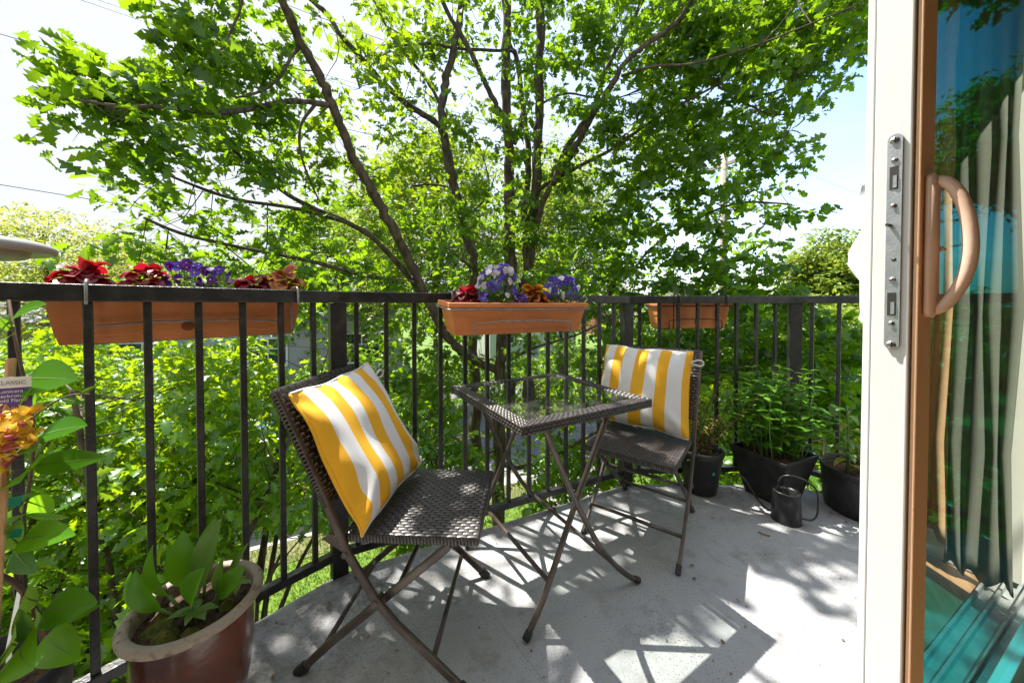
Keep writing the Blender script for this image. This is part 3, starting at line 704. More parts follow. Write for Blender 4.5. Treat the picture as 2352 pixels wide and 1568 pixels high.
# glazed pot
pg = fix(-.775, .843, 0); 
gp = empty('glazed_pot', pg, label='brown glazed ceramic pot with a speckled cream rim', cat='plant pot')
b = MB(); b.lathe([(0, 0), (.085, 0), (.09, .01), (.104, .08), (.113, .17), (.116, .25), (.117, .272)], n=64); b.build('body', 'glaze', gp)
b = MB(); b.lathe([(.1165, .276), (.129, .279), (.1335, .284), (.1345, .291), (.131, .298), (.126, .300), (.117, .2995), (.112, .296), (.1105, .288), (.109, .25)], n=64); b.build('rim', 'pot_rim', gp)
b = MB(); soil_disc(b, .1095, .262, 40, 14); b.build('soil', 'soil_dark', gp)
b = MB()
for (x, y, r) in ((-.045, -.045, .034), (-.01, -.066, .028), (-.062, -.012, .022), (.066, .012, .024), (.04, -.06, .02)):
    vs = [(x, y, .275)]
    for k in (1, 2, 3):
        for j in range(14):
            th = 2*math.pi*j/14; q = r*k/3*random.uniform(.85, 1.15); vs.append((x+q*math.cos(th), y+q*math.sin(th), .272-.020*(k/3)**2+random.uniform(-.003, .003)))
    fs = [(0, 1+j, 1+(j+1) % 14) for j in range(14)]+[(1+k*14+j, 1+(k+1)*14+j, 1+(k+1)*14+(j+1) % 14, 1+k*14+(j+1) % 14) for k in (0, 1) for j in range(14)]
    b.add(vs, fs, 0, True)
b.build('moss', 'moss', gp, loc=(0, 0, .012))
# black nursery pot at far left
p4 = fix(-1.03, .66, 0)
po4 = pot_round('plant_pot', p4, .122, .098, .30, 'black nursery pot of the honeysuckle at the far left')
# ------------------------------------------------------------------ watering can
pc = fix(1.30, 1.62, 0)
wc = empty('watering_can', pc, 0, label='small black metal watering can with a long thin spout', cat='watering can')
dirv = Vector((pc.x, pc.y, 0)).normalized(); rgt = Vector((dirv.y, -dirv.x, 0))
b = MB(); b.lathe([(0, 0), (.058, 0), (.0595, .004), (.055, .10), (.053, .136), (.0545, .139), (.053, .142), (.046, .1425), (.040, .139), (.036, .128), (.03, .06), (0, .06)], n=44); b.build('body', 'can_metal', wc)
def cr_(r_, z, f=0): return rgt*r_+Vector((0, 0, z))-dirv*f
b = MB(); b.tube(smooth([cr_(-.052, .022), cr_(-.075, .026), cr_(-.105, .050), cr_(-.130, .090), cr_(-.152, .128), cr_(-.172, .150), cr_(-.198, .157)]), [.0075]*1+[.0055]*60 if False else .0052, 10); b.build('spout', 'can_metal', wc)
b = MB(); b.tube(smooth([cr_(-.030, .138), cr_(-.030, .175), cr_(-.014, .208), cr_(.02, .219), cr_(.06, .215), cr_(.098, .196), cr_(.112, .165), cr_(.113, .11), cr_(.110, .06), cr_(.092, .032), cr_(.056, .030)]), .0042, 10); b.build('handle', 'can_metal', wc)
# ------------------------------------------------------------------ planter boxes with wire holders
def box_planter(name, loc, rz, L, dep, h, label, tilt=0, taper=.035, wire='wire_grey', plug=None):
    """local x = length, y = depth (0 = rail side, -dep = free side), z = 0 at the bottom"""
    t = empty(name, loc, rz, label=label, cat='planter box', group='terracotta planter boxes on the railing'); t.rotation_euler = (tilt, 0, rz)
    b = MB()
    def rg(ix, iy, z): return [(-L/2+ix, -dep+iy, z), (L/2-ix, -dep+iy, z), (L/2-ix, -iy, z), (-L/2+ix, -iy, z)]
    rgs = [rg(taper, .022, 0), rg(taper*.86, .019, .022), rg(taper*.86-.0015, .0175, .0225), rg(.012, .009, h-.024), rg(.010, .007, h-.0235), rg(.004, .003, h-.022), rg(0, 0, h-.018), rg(0, 0, h-.002), rg(.002, .002, h), rg(.011, .011, h), rg(.013, .013, h-.03), rg(.016, .016, h-.045)]
    vs = sum(rgs, []); fs = [(3, 2, 1, 0)]
    for k in range(len(rgs)-1):
        for j in range(4): fs.append((k*4+j, k*4+(j+1) % 4, (k+1)*4+(j+1) % 4, (k+1)*4+j))
    b.add(vs, fs); bd = b.build('trough', 'terracotta', t, bevel=.004)
    if plug:
        b = MB(); b.lathe([(0, .003), (.014, .003), (.016, 0)], n=20); o = b.build('drain_plug', 'terracotta_dark', bd, loc=(plug, -.020*.9, .040)); o.rotation_euler = (R(-90), 0, 0)
    b = MB(); nx, ny = 26, 6; x0, y0 = L/2-.016, (dep-.032)
    vs = [(-x0+2*x0*i/nx, -.016-y0*j/ny, h-.022+random.uniform(-.006, .008)) for i in range(nx+1) for j in range(ny+1)]
    b.add(vs, [(i*(ny+1)+j, i*(ny+1)+j+1, (i+1)*(ny+1)+j+1, (i+1)*(ny+1)+j) for i in range(nx) for j in range(ny)], 0, True); b.build('soil', 'soil_dark', t)
    return t
def wire_frame(t, L, dep, h, side, hooks, m, over=.11):
    """ring under the lip, lower support bow on the free or rail side, hooks over the rail"""
    b = MB(); z = h-.0245; e = .004
    b.tube([(-L/2-e, e, z), (-L/2-e, -dep-e, z), (L/2+e, -dep-e, z), (L/2+e, e, z), (-L/2-e, e, z)], .003, 8)
    w = L*.35
    yy = -dep+.006 if side < 0 else -.006
    out = -.014 if side < 0 else .014
    zz = .055
    b.tube(smooth([(-w, yy*.6-.01, -.004), (-w, yy+out, -.004), (-w, yy+out, .02), (-w, yy+out*.8, zz), (w, yy+out*.8, zz), (w, yy+out, .02), (w, yy+out, -.004), (w, yy*.6-.01, -.004)], 1), .003, 8)
    b.tube([(-w, yy*.6-.01, -.004), (-w, -dep*.5, -.004), (w, -dep*.5, -.004), (w, yy*.6-.01, -.004)], .003, 8)
    b.build('wire_holder', m, t)
    for x in hooks:
        b = MB()
        b.tube(smooth([(x, .003, 0 if side > 0 else h-.06), (x, .004, h-.02), (x, .004, over-.012), (x, .016, over), (x, .064, over), (x, .077, over-.010), (x, .078, over-.06)], 2), .0035, 8); b.build('hook', m, t)
# middle box hangs on the inside of AB
sA = [on_line(A+(-N)*.20, ABd, x) for x in (1029.5, 1346)]
mid = A + ABd*((sA[0]+sA[1])/2) - N*.040
MLn = .645; mz = .914
bx2 = box_planter('planter_box', (mid.x, mid.y, mz), math.atan2(ABd.y, ABd.x), MLn, .165, .128, 'terracotta planter box of violas hung on the inside of the railing', tilt=R(5))
wire_frame(bx2, MLn, .165, .128, -1, (-.26, .27), 'wire_grey', over=.160)
# left box hangs outside of the left run: local frame rotated so that -y points outward
nl = Vector((-.743, .669, 0))
c1 = A + AL*((on_line(A+nl*.045, AL, 85)+on_line(A+nl*.045, AL, 703))/2) + nl*.040
L1 = abs(on_line(A+nl*.045, AL, 85)-on_line(A+nl*.045, AL, 703))
bx1 = box_planter('planter_box', (c1.x, c1.y, .918), math.atan2(AL.y, AL.x), L1, .170, .150, 'longest terracotta planter box, red coleus and purple pansies, outside the left railing', plug=.02)
wire_frame(bx1, L1, .170, .150, 1, (.205, -.245), 'wire_grey', over=.163)
# third box outside BC
nb_ = Vector((-BD.y, BD.x, 0))
q0 = on_line(B+nb_*.045, BD, 1508); q1 = on_line(B+nb_*.045, BD, 1680)
c3 = B + BD*((q0+q1)/2) + nb_*.042
bx3 = box_planter('planter_box', (c3.x, c3.y, .882), math.atan2(-BD.y, -BD.x), q1-q0, .17, .155, 'small terracotta planter box of sparse seedlings outside the far railing', plug=-.02)
wire_frame(bx3, q1-q0, .17, .155, 1, (-.14, .13), 'wire_black', over=.198)
def box_pt(bx, x, y, z): return bx.matrix_basis @ Vector((x, y, z))
# ------------------------------------------------------------------ small plants
def rnd_dir(el0, el1):
    az = random.uniform(0, 2*math.pi); e = random.uniform(el0, el1)
    return Vector((math.cos(az)*math.cos(e), math.sin(az)*math.cos(e), math.sin(e)))
cshape = lambda t: max(0, math.sin(math.pi*min(1, t**.85)))**.5*(1+.10*math.sin(t*38))
def coleus(loc, r, mats, label, n=16, tall=.05):
    t = empty('coleus_plant', loc, label=label, cat='coleus')
    b = MB(); n = n*2
    for k in range(n):
        fr = math.sqrt((k+.5)/n); az = k*2.39996+random.uniform(-.3, .3)
        e = R(66)-R(74)*fr+random.gauss(0, .12); d = Vector((math.cos(az)*math.cos(e), math.sin(az)*math.cos(e), math.sin(e)))
        base = Vector((math.cos(az)*r*.34*fr, math.sin(az)*r*.34*fr, tall*(1-.75*fr*fr)))
        L = r*random.uniform(.62, .86); Wd = L*random.uniform(.66, .85); rf = random.uniform(1.0, 1.9); tw = Vector((random.gauss(0, .4), random.gauss(0, .4), 1))
        b.blade(base, d, tw, L, Wd, droop=rf, n=7, fold=.3, mi=0, shape=cshape)
        if len(mats) > 1: b.blade(base+d*.004+tw.normalized()*.0022, d, tw, L*.74, Wd*.6, droop=rf*.8, n=6, fold=.3, mi=1, shape=cshape)
    b.build('leaves', mats, t)
    b = MB(); b.tube([(0, 0, -.02), (0, 0, tall+.012)], .004, 6); b.build('stem', 'stem_green', t)
    return t
BL = {}
def blossom_mesh(kind):
    if kind in BL: return BL[kind]
    b = MB()
    top, low = {'blue': (0, 0), 'white': (1, 1), 'duo': (0, 1), 'purple': (2, 2), 'night': (2, 0)}[kind]
    def petal(az, r, L, mi, z):
        d = Vector((math.cos(az), 0, math.sin(az))); vs = [Vector((0, -.001-z, 0))]
        c = d*L*.55
        for k in range(9):
            th = 2*math.pi*k/8; e = Vector((math.cos(th)*r, 0, math.sin(th)*r)); p = c+e; p.y = -.001-z+ .10*p.length*(1 if k % 2 else .6); vs.append(p)
        b.add(vs, [(0, 1+k, 2+k) for k in range(8)], mi, True)
    for az, r, L, mi, z in ((R(62), .0085, .016, top, 0), (R(118), .0085, .016, top, .0005), (R(8), .0078, .014, low, .002), (R(172), .0078, .014, low, .0025), (R(270), .0092, .014, low, .0035)): petal(az, r, L, mi, z)
    b.lathe([(0, .0008), (.0022, 0)], n=8, mi=3)
    me = bpy.data.meshes.new('blossom'); me.from_pydata(b.v, [], b.f)
    # turn the eye towards -y
    for i in range(len(b.v)-16, len(b.v)):
        v = me.vertices[i].co; me.vertices[i].co = (v.x, -.006-v.z, v.y)
    for m in ('petal_blue', 'petal_white', 'petal_purple', 'petal_eye'): me.materials.append(M[m])
    me.polygons.foreach_set('material_index', b.mi); me.update(); BL[kind] = me; return me
def viola(loc, w, d, h, n, kinds, label, cat='viola', face=None, nleaf=90):
    t = empty('viola_plant', loc, label=label, cat=cat)
    lf = MB(); stm = MB()
    for k in range(nleaf):
        p = Vector((random.gauss(0, w*.36), random.gauss(0, d*.36), random.uniform(0, h*.5)))
        lf.blade(p, rnd_dir(.1, 1.2), (0, 0, 1), random.uniform(.018, .032), random.uniform(.007, .013), .6, 4, .2)
    for k in range(n):
        fr = math.sqrt((k+.5)/n); az = k*2.39996
        x, y = w*.5*fr*math.cos(az), d*.5*fr*math.sin(az)
        z = h*(.62+.42*math.sqrt(max(0, 1-fr*fr)))*random.uniform(.86, 1.06)
        if fr > .75: z *= random.uniform(.35, .95)
        p = Vector((x, y, z))
        stm.tube([Vector((x*.45, y*.45, 0)), Vector((x*.8, y*.8, z*.6)), p], .0012, 4, cap=False)
        o = bpy.data.objects.new('blossom', blossom_mesh(random.choice(kinds))); C.objects.link(o); o.parent = t; o.location = p
        fz = math.atan2(y-.08, x) + R(90) if face is None else face
        o.rotation_euler = (random.gauss(R(-12), .3), random.gauss(0, .25), fz+random.gauss(0, .45)); s_ = random.uniform(.72, 1.05); o.scale = (s_, s_, s_)
    lf.build('foliage', 'plant_light', t); stm.build('stems', 'stem_green', t)
    return t
MTOP = .108
# middle box
def midp(px, y=-.08, z=MTOP): 
    s = on_line(A-N*(.04+abs(y)), ABd, px); p = A-N*(.04+abs(y))+ABd*s
    return box_pt(bx2, (p-mid).dot(ABd), y, z)
coleus(midp(1070), .062, ['coleus_red'], 'crimson coleus at the left end of the middle planter box', 16, .06)
viola(midp(1142), .185, .12, .155, 76, ['blue', 'blue', 'blue', 'duo', 'duo', 'white'], 'tallest blue and white viola clump in the middle planter box')
coleus(midp(1224), .070, ['coleus_orange', 'coleus_core'], 'orange edged coleus between the two blue violas', 18, .07)
viola(midp(1287), .165, .12, .125, 56, ['blue', 'blue', 'blue', 'white'], 'blue viola clump at the right end of the middle planter box')
viola(midp(1196, -.13), .05, .03, .045, 5, ['night'], 'few dark violet pansies beside the orange coleus', nleaf=16)
viola(midp(1108, -.13), .05, .03, .05, 4, ['night'], 'few violet pansies beside the crimson coleus', nleaf=14)
# left box
def leftp(px, off=.12, z=.130):
    P0 = A+nl*(.04+off); s = on_line(P0, AL, px); p = P0+AL*s
    return Vector((p.x, p.y, .918+z))
coleus(leftp(197, z=.140), .070, ['coleus_red', 'coleus_core'], 'wide red coleus behind the left hook of the long planter box', 16, .05)
coleus(leftp(340, z=.145), .060, ['coleus_red'], 'red coleus just left of the purple pansies', 16, .06)
coleus(leftp(586, z=.145), .062, ['coleus_red'], 'small red coleus just right of the purple pansies', 14, .045)
coleus(leftp(655, z=.150), .075, ['coleus_orange', 'coleus_core'], 'orange and crimson coleus at the right end of the long planter box', 14, .065)
viola(leftp(430), .10, .10, .105, 16, ['purple', 'night', 'night'], 'dark purple pansies left of centre in the long planter box', 'pansy', face=R(15), nleaf=60)
viola(leftp(500), .11, .10, .095, 16, ['purple', 'night', 'purple'], 'magenta and violet pansies right of centre in the long planter box', 'pansy', face=R(10), nleaf=40)
# third box: thin seedlings
def seedlings(loc, w, d, h, n, m, label):
    t = empty('seedling_plant', loc, label=label, cat='seedlings'); b = MB()
    for k in range(n):
        p = Vector((random.uniform(-w/2, w/2), random.uniform(-d/2, d/2), 0)); b.blade(p, rnd_dir(1.0, 1.5), rnd_dir(0, .2), h*random.uniform(.5, 1.1), .004, .4, 4, .1)
    b.build('shoots', m, t); return t
seedlings(box_pt(bx3, .10, -.08, .13), .18, .1, .09, 70, 'plant_light', 'thin green seedlings at the left of the small planter box')
seedlings(box_pt(bx3, -.10, -.08, .13), .18, .1, .075, 90, 'plant_olive', 'dry brownish seedlings at the right of the small planter box')
# lily leaves in the glazed pot
ll = empty('lily_plant', pg+Vector((-.005, .0, .268)), label='broad leaved lily of the valley growing in the brown glazed pot', cat='plant')
lilyshape = lambda t: math.sin(math.pi*min(1, t**.85))**.8
def lily(px, py, tipx, tipy, L, Wd, roll=0, curl=.35, m='plant_leaf'):
    b = MB(); base = Vector((px, py, 0)); 
    d = Vector((tipx, tipy, 1)).normalized()
    b.tube([base, base+d*.05], .0035, 6, mi=1)
    upv = Vector((-math.sin(roll), -math.cos(roll), .2))
    b.blade(base+d*.05, d, upv, L, Wd, curl, 9, .35, 0, lilyshape); b.build('leaf', [m, 'stem_green'], ll)
lily(.0, .0, .15, .1, .165, .075, .3, .25, 'plant_light')
lily(-.01, .01, -.35, .1, .135, .070, -.2, .45)
lily(-.03, .0, -.65, -.1, .13, .07, .5, .6)
lily(.015, -.02, .25, -.35, .105, .066, .4, .7)
lily(-.02, -.02, -.5, -.5, .115, .055, 0, .9)
lily(-.035, -.015, -1.1, -.3, .115, .045, 0, 1.0)
lily(.03, .005, .75, -.2, .09, .05, .2, .8)
lily(-.005, .03, -.15, .3, .14, .06, 0, .3)
lily(.05, .02, .30, .1, .10, .032, .6, .3, 'plant_light')
lily(.055, .0, .12, -.1, .085, .026, 0, .4, 'plant_light')
sdg = empty('seedling_plant', pg+Vector((.03, -.035, .27)), label='light green seedling sprouting in the front of the glazed pot', cat='seedlings')
b = MB(); b.tube([(0, 0, 0), (0, .002, .04)], .002, 6, mi=1)
for az, L in ((.2, .05), (2.2, .045), (3.6, .055), (5.0, .04), (5.8, .05)): b.blade((0, 0, .03), (math.cos(az), math.sin(az), .35), (0, 0, 1), L, L*.5, .8, 6, .2)
b.build('leaves', ['plant_light', 'stem_green'], sdg)
sd2 = empty('seedling_plant', pg+Vector((.085, .012, .268)), label='thin maple seedling at the right edge of the glazed pot', cat='seedlings')
b = MB(); b.tube([(0, 0, 0), (.004, .002, .06)], .0014, 6, mi=1)
for az in (.3, 1.6, 2.8, 4.1, 5.3): b.blade((.004, .002, .058), (math.cos(az), math.sin(az), .1), (0, 0, 1), .034, .018, .7, 5, .2)
b.build('leaves', ['plant_light', 'stem_green'], sd2)
# generic leafy stem
def stem_leaves(bl, bs, p, top, n, L, Wd, lean=0, droop=.7, pair=True, lo=.15, mi=0, shape=None):
    p, top = Vector(p), Vector(top); midp_ = (p+top)/2+Vector((random.gauss(0, .012), random.gauss(0, .012), 0))
    pts = smooth([p, midp_, top], 2); bs.tube(pts, [.0028*(1-.6*i/(len(pts)-1)) for i in range(len(pts))], 5, cap=False)
    az0 = random.uniform(0, 6)
    for k in range(n):
        f = lo+(1-lo)*k/max(1, n-1); q = pts[min(len(pts)-1, int(f*(len(pts)-1)))]
        az = az0+k*1.57
        for s_ in ((0, math.pi) if pair else (random.uniform(0, 6),)):
            e = random.uniform(.1, .6); d = Vector((math.cos(az+s_)*math.cos(e), math.sin(az+s_)*math.cos(e), math.sin(e)))
            sc_ = random.uniform(.75, 1.15)*(1-.35*f if f > .85 else 1)
            bl.blade(q, d, (0, 0, 1), L*sc_, Wd*sc_, droop*random.uniform(.5, 1.4), 5, .25, mi, shape)
# bush in the square planter
bush = empty('leafy_bush', p2+Vector((0, 0, .225)), label='tall green leafy bush growing in the square planter', cat='bush')
bl, bs = MB(), MB()
for k in range(46):
    x, y = random.uniform(-.10, .10), random.uniform(-.10, .10); h = random.uniform(.20, .46)
    stem_leaves(bl, bs, (x, y, 0), (x*1.7+random.gauss(0, .03), y*1.5+random.gauss(0, .03), h), 7, .078, .036, lo=.36)
bl.build('foliage', 'bush_leaf', bush); bs.build('stems', 'stem_green', bush)
sp = empty('leafy_shoot', p2+Vector((.085, -.045, .222)), label='taller pale stemmed shoot at the right of the square planter', cat='plant')
bl, bs = MB(), MB()
for x, y, h in ((0, 0, .42), (.02, .01, .34), (-.02, -.01, .3)): stem_leaves(bl, bs, (x, y, 0), (x+.02, y, h), 8, .07, .03, lo=.2)
bl.build('foliage', 'plant_light', sp); bs.build('stems', 'stem_green', sp)
# blueberry-like bush in the pot behind the chair
bb_ = empty('thin_shrub', p1+Vector((0, 0, .19)), label='thin shrub with yellowing leaves in the pot behind the right chair', cat='shrub')
bl, bs = MB(), MB()
for k in range(15):
    x, y = random.uniform(-.05, .05), random.uniform(-.05, .05)
    stem_leaves(bl, bs, (x, y, 0), (x+random.uniform(-.10, .26), y+random.gauss(0, .06), random.uniform(.16, .46)), 9, .034, .016, pair=False, lo=.25)
    stem_leaves(bl, bs, (x, y, .05), (x+random.uniform(-.05, .24), y+random.gauss(0, .06), random.uniform(.12, .40)), 8, .034, .017, pair=True, lo=.3)
for k in range(10): bl.blade((random.uniform(-.06, .06), -.05+random.uniform(-.03, .03), .0), rnd_dir(.2, .8), (0, 0, 1), .05, .028, .6, 5, .2)
bl.build('foliage', 'plant_olive', bb_); bs.build('stems', 'stem_brown', bb_)
# yellow-green lily in the wide pot
yl = empty('lily_plant', p3+Vector((-.085, .01, .17)), label='yellowish lily stem with curled leaves in the wide pot by the door', cat='plant')
bl, bs = MB(), MB()
for x, y, h, n in ((0, 0, .35, 18), (-.02, -.03, .20, 12), (.07, -.02, .24, 12), (.10, -.06, .11, 8)):
    bs.tube([(x, y, 0), (x+.008, y, h*.5), (x, y, h)], .004, 6)
    for k in range(n):
        f = .2+.8*k/n; az = k*2.4; e = .7-.5*f+random.uniform(-.2, .2)
        bl.blade((x, y, h*f), (math.cos(az)*math.cos(e), math.sin(az)*math.cos(e), math.sin(e)), (0, 0, 1), .105*(1.1-.4*f), .030, 1.6, 7, .25, 1 if (k % 2 == 0 and f < .75) else 0)
bl.build('foliage', ['plant_light', 'plant_yellow'], yl); bs.build('stems', 'stem_green', yl)
# ------------------------------------------------------------------ honeysuckle, stake, tags
def pt(x, y, Y): return at(x, y, Y=Y)
stk = MB(); a_, b_ = pt(25, 826, .66), pt(2, 1180, .60); d_ = (b_-a_).normalized(); 
low = a_+d_*((a_.z-.26)/-d_.z)
stk.bar([low, a_], .030, .012, (.5, .86, 0)); so_ = stk.build('wooden_stake', 'stake_wood', bevel=.0015); tag(so_, 'pale wooden stake standing in the honeysuckle pot', 'stake')
tg = empty('plant_tag', pt(27, 878, .635), R(24), label='purple and white printed plant tag fixed to the wooden stake', cat='plant tag')
b = MB(); b.box((0, 0, 0), (.050, .0012, .020)); b.build('header', 'tag_white', tg)
b = MB(); b.box((0, .0004, -.038), (.050, .0012, .058)); b.build('panel', 'tag_purple', tg)
def text(s, x, z, size, m, parent):
    cu = bpy.data.curves.new('lettering', 'FONT'); cu.body = s; cu.size = size; cu.align_x = 'CENTER'; cu.materials.append(M[m])
    o = bpy.data.objects.new('lettering', cu); C.objects.link(o); o.parent = parent; o.location = (x, -.0022, z); o.rotation_euler = (R(90), 0, 0)
    me = bpy.data.meshes.new_from_object(o); q = bpy.data.objects.new('lettering', me); C.objects.link(q); q.parent = parent; q.location = o.location; q.rotation_euler = o.rotation_euler; bpy.data.objects.remove(o); return q
text('CLASSIC', 0, -.004, .0105, 'tag_ink', tg)
for i, s_ in enumerate(('Lonicera', 'heckrottii', "'Gold Flame'")): text(s_, 0, -.019-.0085*i, .0088, 'tag_white', tg)
text('Gold Flame', 0, -.050, .0075, 'flower_yellow', tg); text('Honeysuckle', 0, -.058, .0075, 'flower_yellow', tg)
for i, (y0, y1) in enumerate(((1140, 1164), (1214, 1236))):
    b = MB(); p, q, r_, s_ = pt(-15, y0+6, .60), pt(52, y0-2, .63), pt(46, y1-4, .63), pt(-15, y1+2, .60)
    b.add([p, q, r_, s_], [(0, 1, 2, 3)]); o = b.build('plant_tie', 'tie_green'); md = o.modifiers.new('thick', 'SOLIDIFY'); md.thickness = .0015
    tag(o, ('upper' if i == 0 else 'lower')+' green plastic tie around the wooden stake', 'plant tie')
b = MB(); p, q = pt(46, 1350, .66), pt(20, 1490, .62); b.bar([q-Vector((0,0,.05)), q, p], .022, .0012, (.3, .95, 0)); o = b.build('plant_marker', 'tag_white'); tag(o, 'blank white plastic marker stuck in the honeysuckle pot', 'plant marker')
hk = empty('honeysuckle', p4+Vector((0, 0, .26)), label='honeysuckle vine with oval leaves and yellow pink flowers at the left edge', cat='vine')
hb = p4+Vector((0, 0, .26))
bl, bs, fw = MB(), MB(), MB()
def rl_(p): return p-hb
vine1 = [pt(100, 1470, .66), pt(85, 1400, .66), pt(40, 1340, .65), pt(0, 1320, .62)]
vine2 = [pt(60, 1480, .64), pt(45, 1260, .66), pt(52, 1190, .67), pt(70, 1100, .68), pt(78, 1020, .69), pt(72, 930, .68), pt(45, 830, .68), pt(28, 740, .70), pt(20, 690, .72)]
vine3 = [pt(74, 960, .68), pt(110, 930, .70), pt(160, 905, .72), pt(205, 905, .74)]
for v, r0 in ((vine1, .005), (vine2, .003), (vine3, .0016)): bs.tube(smooth([rl_(p) for p in v], 2), r0, 6, cap=False)
# leaves traced by (base, tip, depth at base, depth at tip, width ratio)
oval = lambda t: math.sin(math.pi*min(1, t**.8))**.75
for (x0, y0, x1, y1, Y0, Y1, wr) in (
    (62, 870, 128, 885, .68, .62, .62), (80, 935, 40, 905, .68, .62, .5), (78, 1075, 10, 1115, .68, .58, .62), (78, 1070, 205, 1070, .68, .66, .40), (70, 1090, 105, 1110, .68, .70, .6),
    (84, 1005, 168, 985, .69, .66, .6), (60, 1150, 105, 1175, .67, .72, .62), (55, 1180, -10, 1215, .67, .60, .6), (50, 1240, 115, 1250, .66, .58, .35), (48, 1250, -20, 1230, .66, .58, .5),
    (35, 1265, 60, 1320, .65, .62, .6), (60, 1180, 145, 1200, .67, .70, .3), (100, 1405, 185, 1405, .66, .62, .58), (90, 1380, 25, 1385, .66, .60, .62), (110, 1440, 215, 1405, .67, .68, .3),
    (105, 1460, 145, 1530, .65, .58, .5), (85, 1450, -15, 1440, .62, .54, .40), (50, 1480, 30, 1560, .60, .52, .6), (40, 1480, -20, 1500, .60, .52, .6),
    (26, 735, 72, 705, .70, .66, .5), (30, 760, -5, 735, .70, .68, .7), (24, 720, -15, 780, .70, .68, .5), (30, 770, -10, 790, .69, .64, .5), (140, 915, 185, 930, .72, .72, .35), (185, 905, 222, 888, .73, .74, .4), (128, 920, 165, 905, .71, .74, .25),
    (82, 1010, 50, 1040, .68, .60, .5), (85, 1410, 70, 1455, .66, .60, .5), (72, 1130, 20, 1170, .67, .62, .5)):
    p, q = rl_(pt(x0, y0, Y0)), rl_(pt(x1, y1, Y1)); d = q-p; L = d.length*1.08
    upv = Vector((random.gauss(0, .25), -.75, .55+random.gauss(0, .2)))
    bl.blade(p, d+Vector((0, 0, .12*L)), upv, L, L*wr*.74, .38, 9, .16, 1 if random.random() < .3 else 0, oval)
    bl.blade(p+upv.normalized()*.0012, d+Vector((0, 0, .12*L)), upv, L*.95, .0028, .38, 9, 0, 2, lambda t: 1-t*.8)
for k in range(34):   # flower head: pink tubes opening to yellow lips
    c = rl_(pt(40+random.gauss(0, 20), 1003+random.gauss(0, 17), .62+random.uniform(-.02, .03)))
    d = (Vector((random.gauss(.1, .6), random.gauss(-.6, .4), random.gauss(.15, .6)))).normalized(); L = random.uniform(.022, .036)
    fw.tube([c, c+d*L*.6, c+d*L], [.0018, .0028, .005], 6, mi=1, cap=False)
    for j in range(4):
        dd = (d+rnd_dir(-1.2, 1.2)*.9).normalized(); fw.blade(c+d*L, dd, d, .023, .011, 1.3, 5, .2, 0)
bl.build('foliage', ['plant_leaf', 'plant_light', 'stem_green'], hk); bs.build('stems', 'stem_brown', hk); fw.build('flowers', ['flower_yellow', 'flower_pink'], hk)
# ------------------------------------------------------------------ grey dish at the left edge
dc = pt(-185, 545, .84)
gd = empty('round_dish', Vector((dc.x, dc.y, 0)), label='grey round dish with a rolled rim at the left edge above the railing', cat='dish')
rD = .205; zD = dc.z
b = MB(); b.lathe([(0, zD-.045), (rD*.5, zD-.045), (rD*.72, zD-.040), (rD*.76, zD-.034), (rD*.79, zD-.012), (rD*.93, zD-.018), (rD*.95, zD-.026), (rD*.99, zD-.024), (rD*1.005, zD-.012), (rD*.98, zD-.002), (rD*.9, zD+.005), (rD*.6, zD+.016), (0, zD+.026)], n=72); b.build('bowl', 'dish_grey', gd)
b = MB(); b.tube([(0, 0, -.35), (0, 0, zD-.044)], .02, 12); b.build('pole', 'dish_grey', gd)
# ------------------------------------------------------------------ litter on the floor
lt = MB()
for k in range(60):
    p = at(random.uniform(560, 1960), random.uniform(1180, 1566), z=.0035)
    if p.dot(N) < .3: continue
    r_ = random.uniform(.0015, .005); a0 = random.uniform(0, 6)
    lt.add([p+Vector((math.cos(a0+t)*r_*random.uniform(.4, 1.2), math.sin(a0+t)*r_*random.uniform(.4, 1.2), random.uniform(-.002, .002))) for t in (0, 1.3, 2.6, 3.9, 5.2)], [(0, 1, 2, 3, 4)])
for (x, y, r_) in ((1563, 1292, .012), (1595, 1300, .012), (1600, 1328, .01), (1655, 1472, .010), (1690, 1375, .008)):
    p = at(x, y, z=.005); lt.blade(p, rnd_dir(0, .3), (0, 0, 1), r_*1.6, r_, 1.2, 4, .4)
for k in range(60):
    c_ = random.choice((p1, p2, p3, pg)); a0 = random.uniform(0, 6.28); r0 = random.uniform(.10, .30)
    q = Vector((c_.x+math.cos(a0)*r0, c_.y+math.sin(a0)*r0, .004))
    if (q-A).dot(N) > -.03 or (q-A).dot(nl) > -.03 or q.dot(N) < .3 or (q-B).dot(nb_) > -.03: continue
    s_ = random.uniform(.003, .012); lt.blade(q, rnd_dir(0, .4), (0, 0, 1), s_*1.8, s_, 1.0, 3, .4)
lt.tube([at(1742, 1221, z=.004), at(1755, 1226, z=.006), at(1768, 1230, z=.004)], .0025, 6)
struct(lt.build('leaf_litter', 'fleck'), 'stuff')
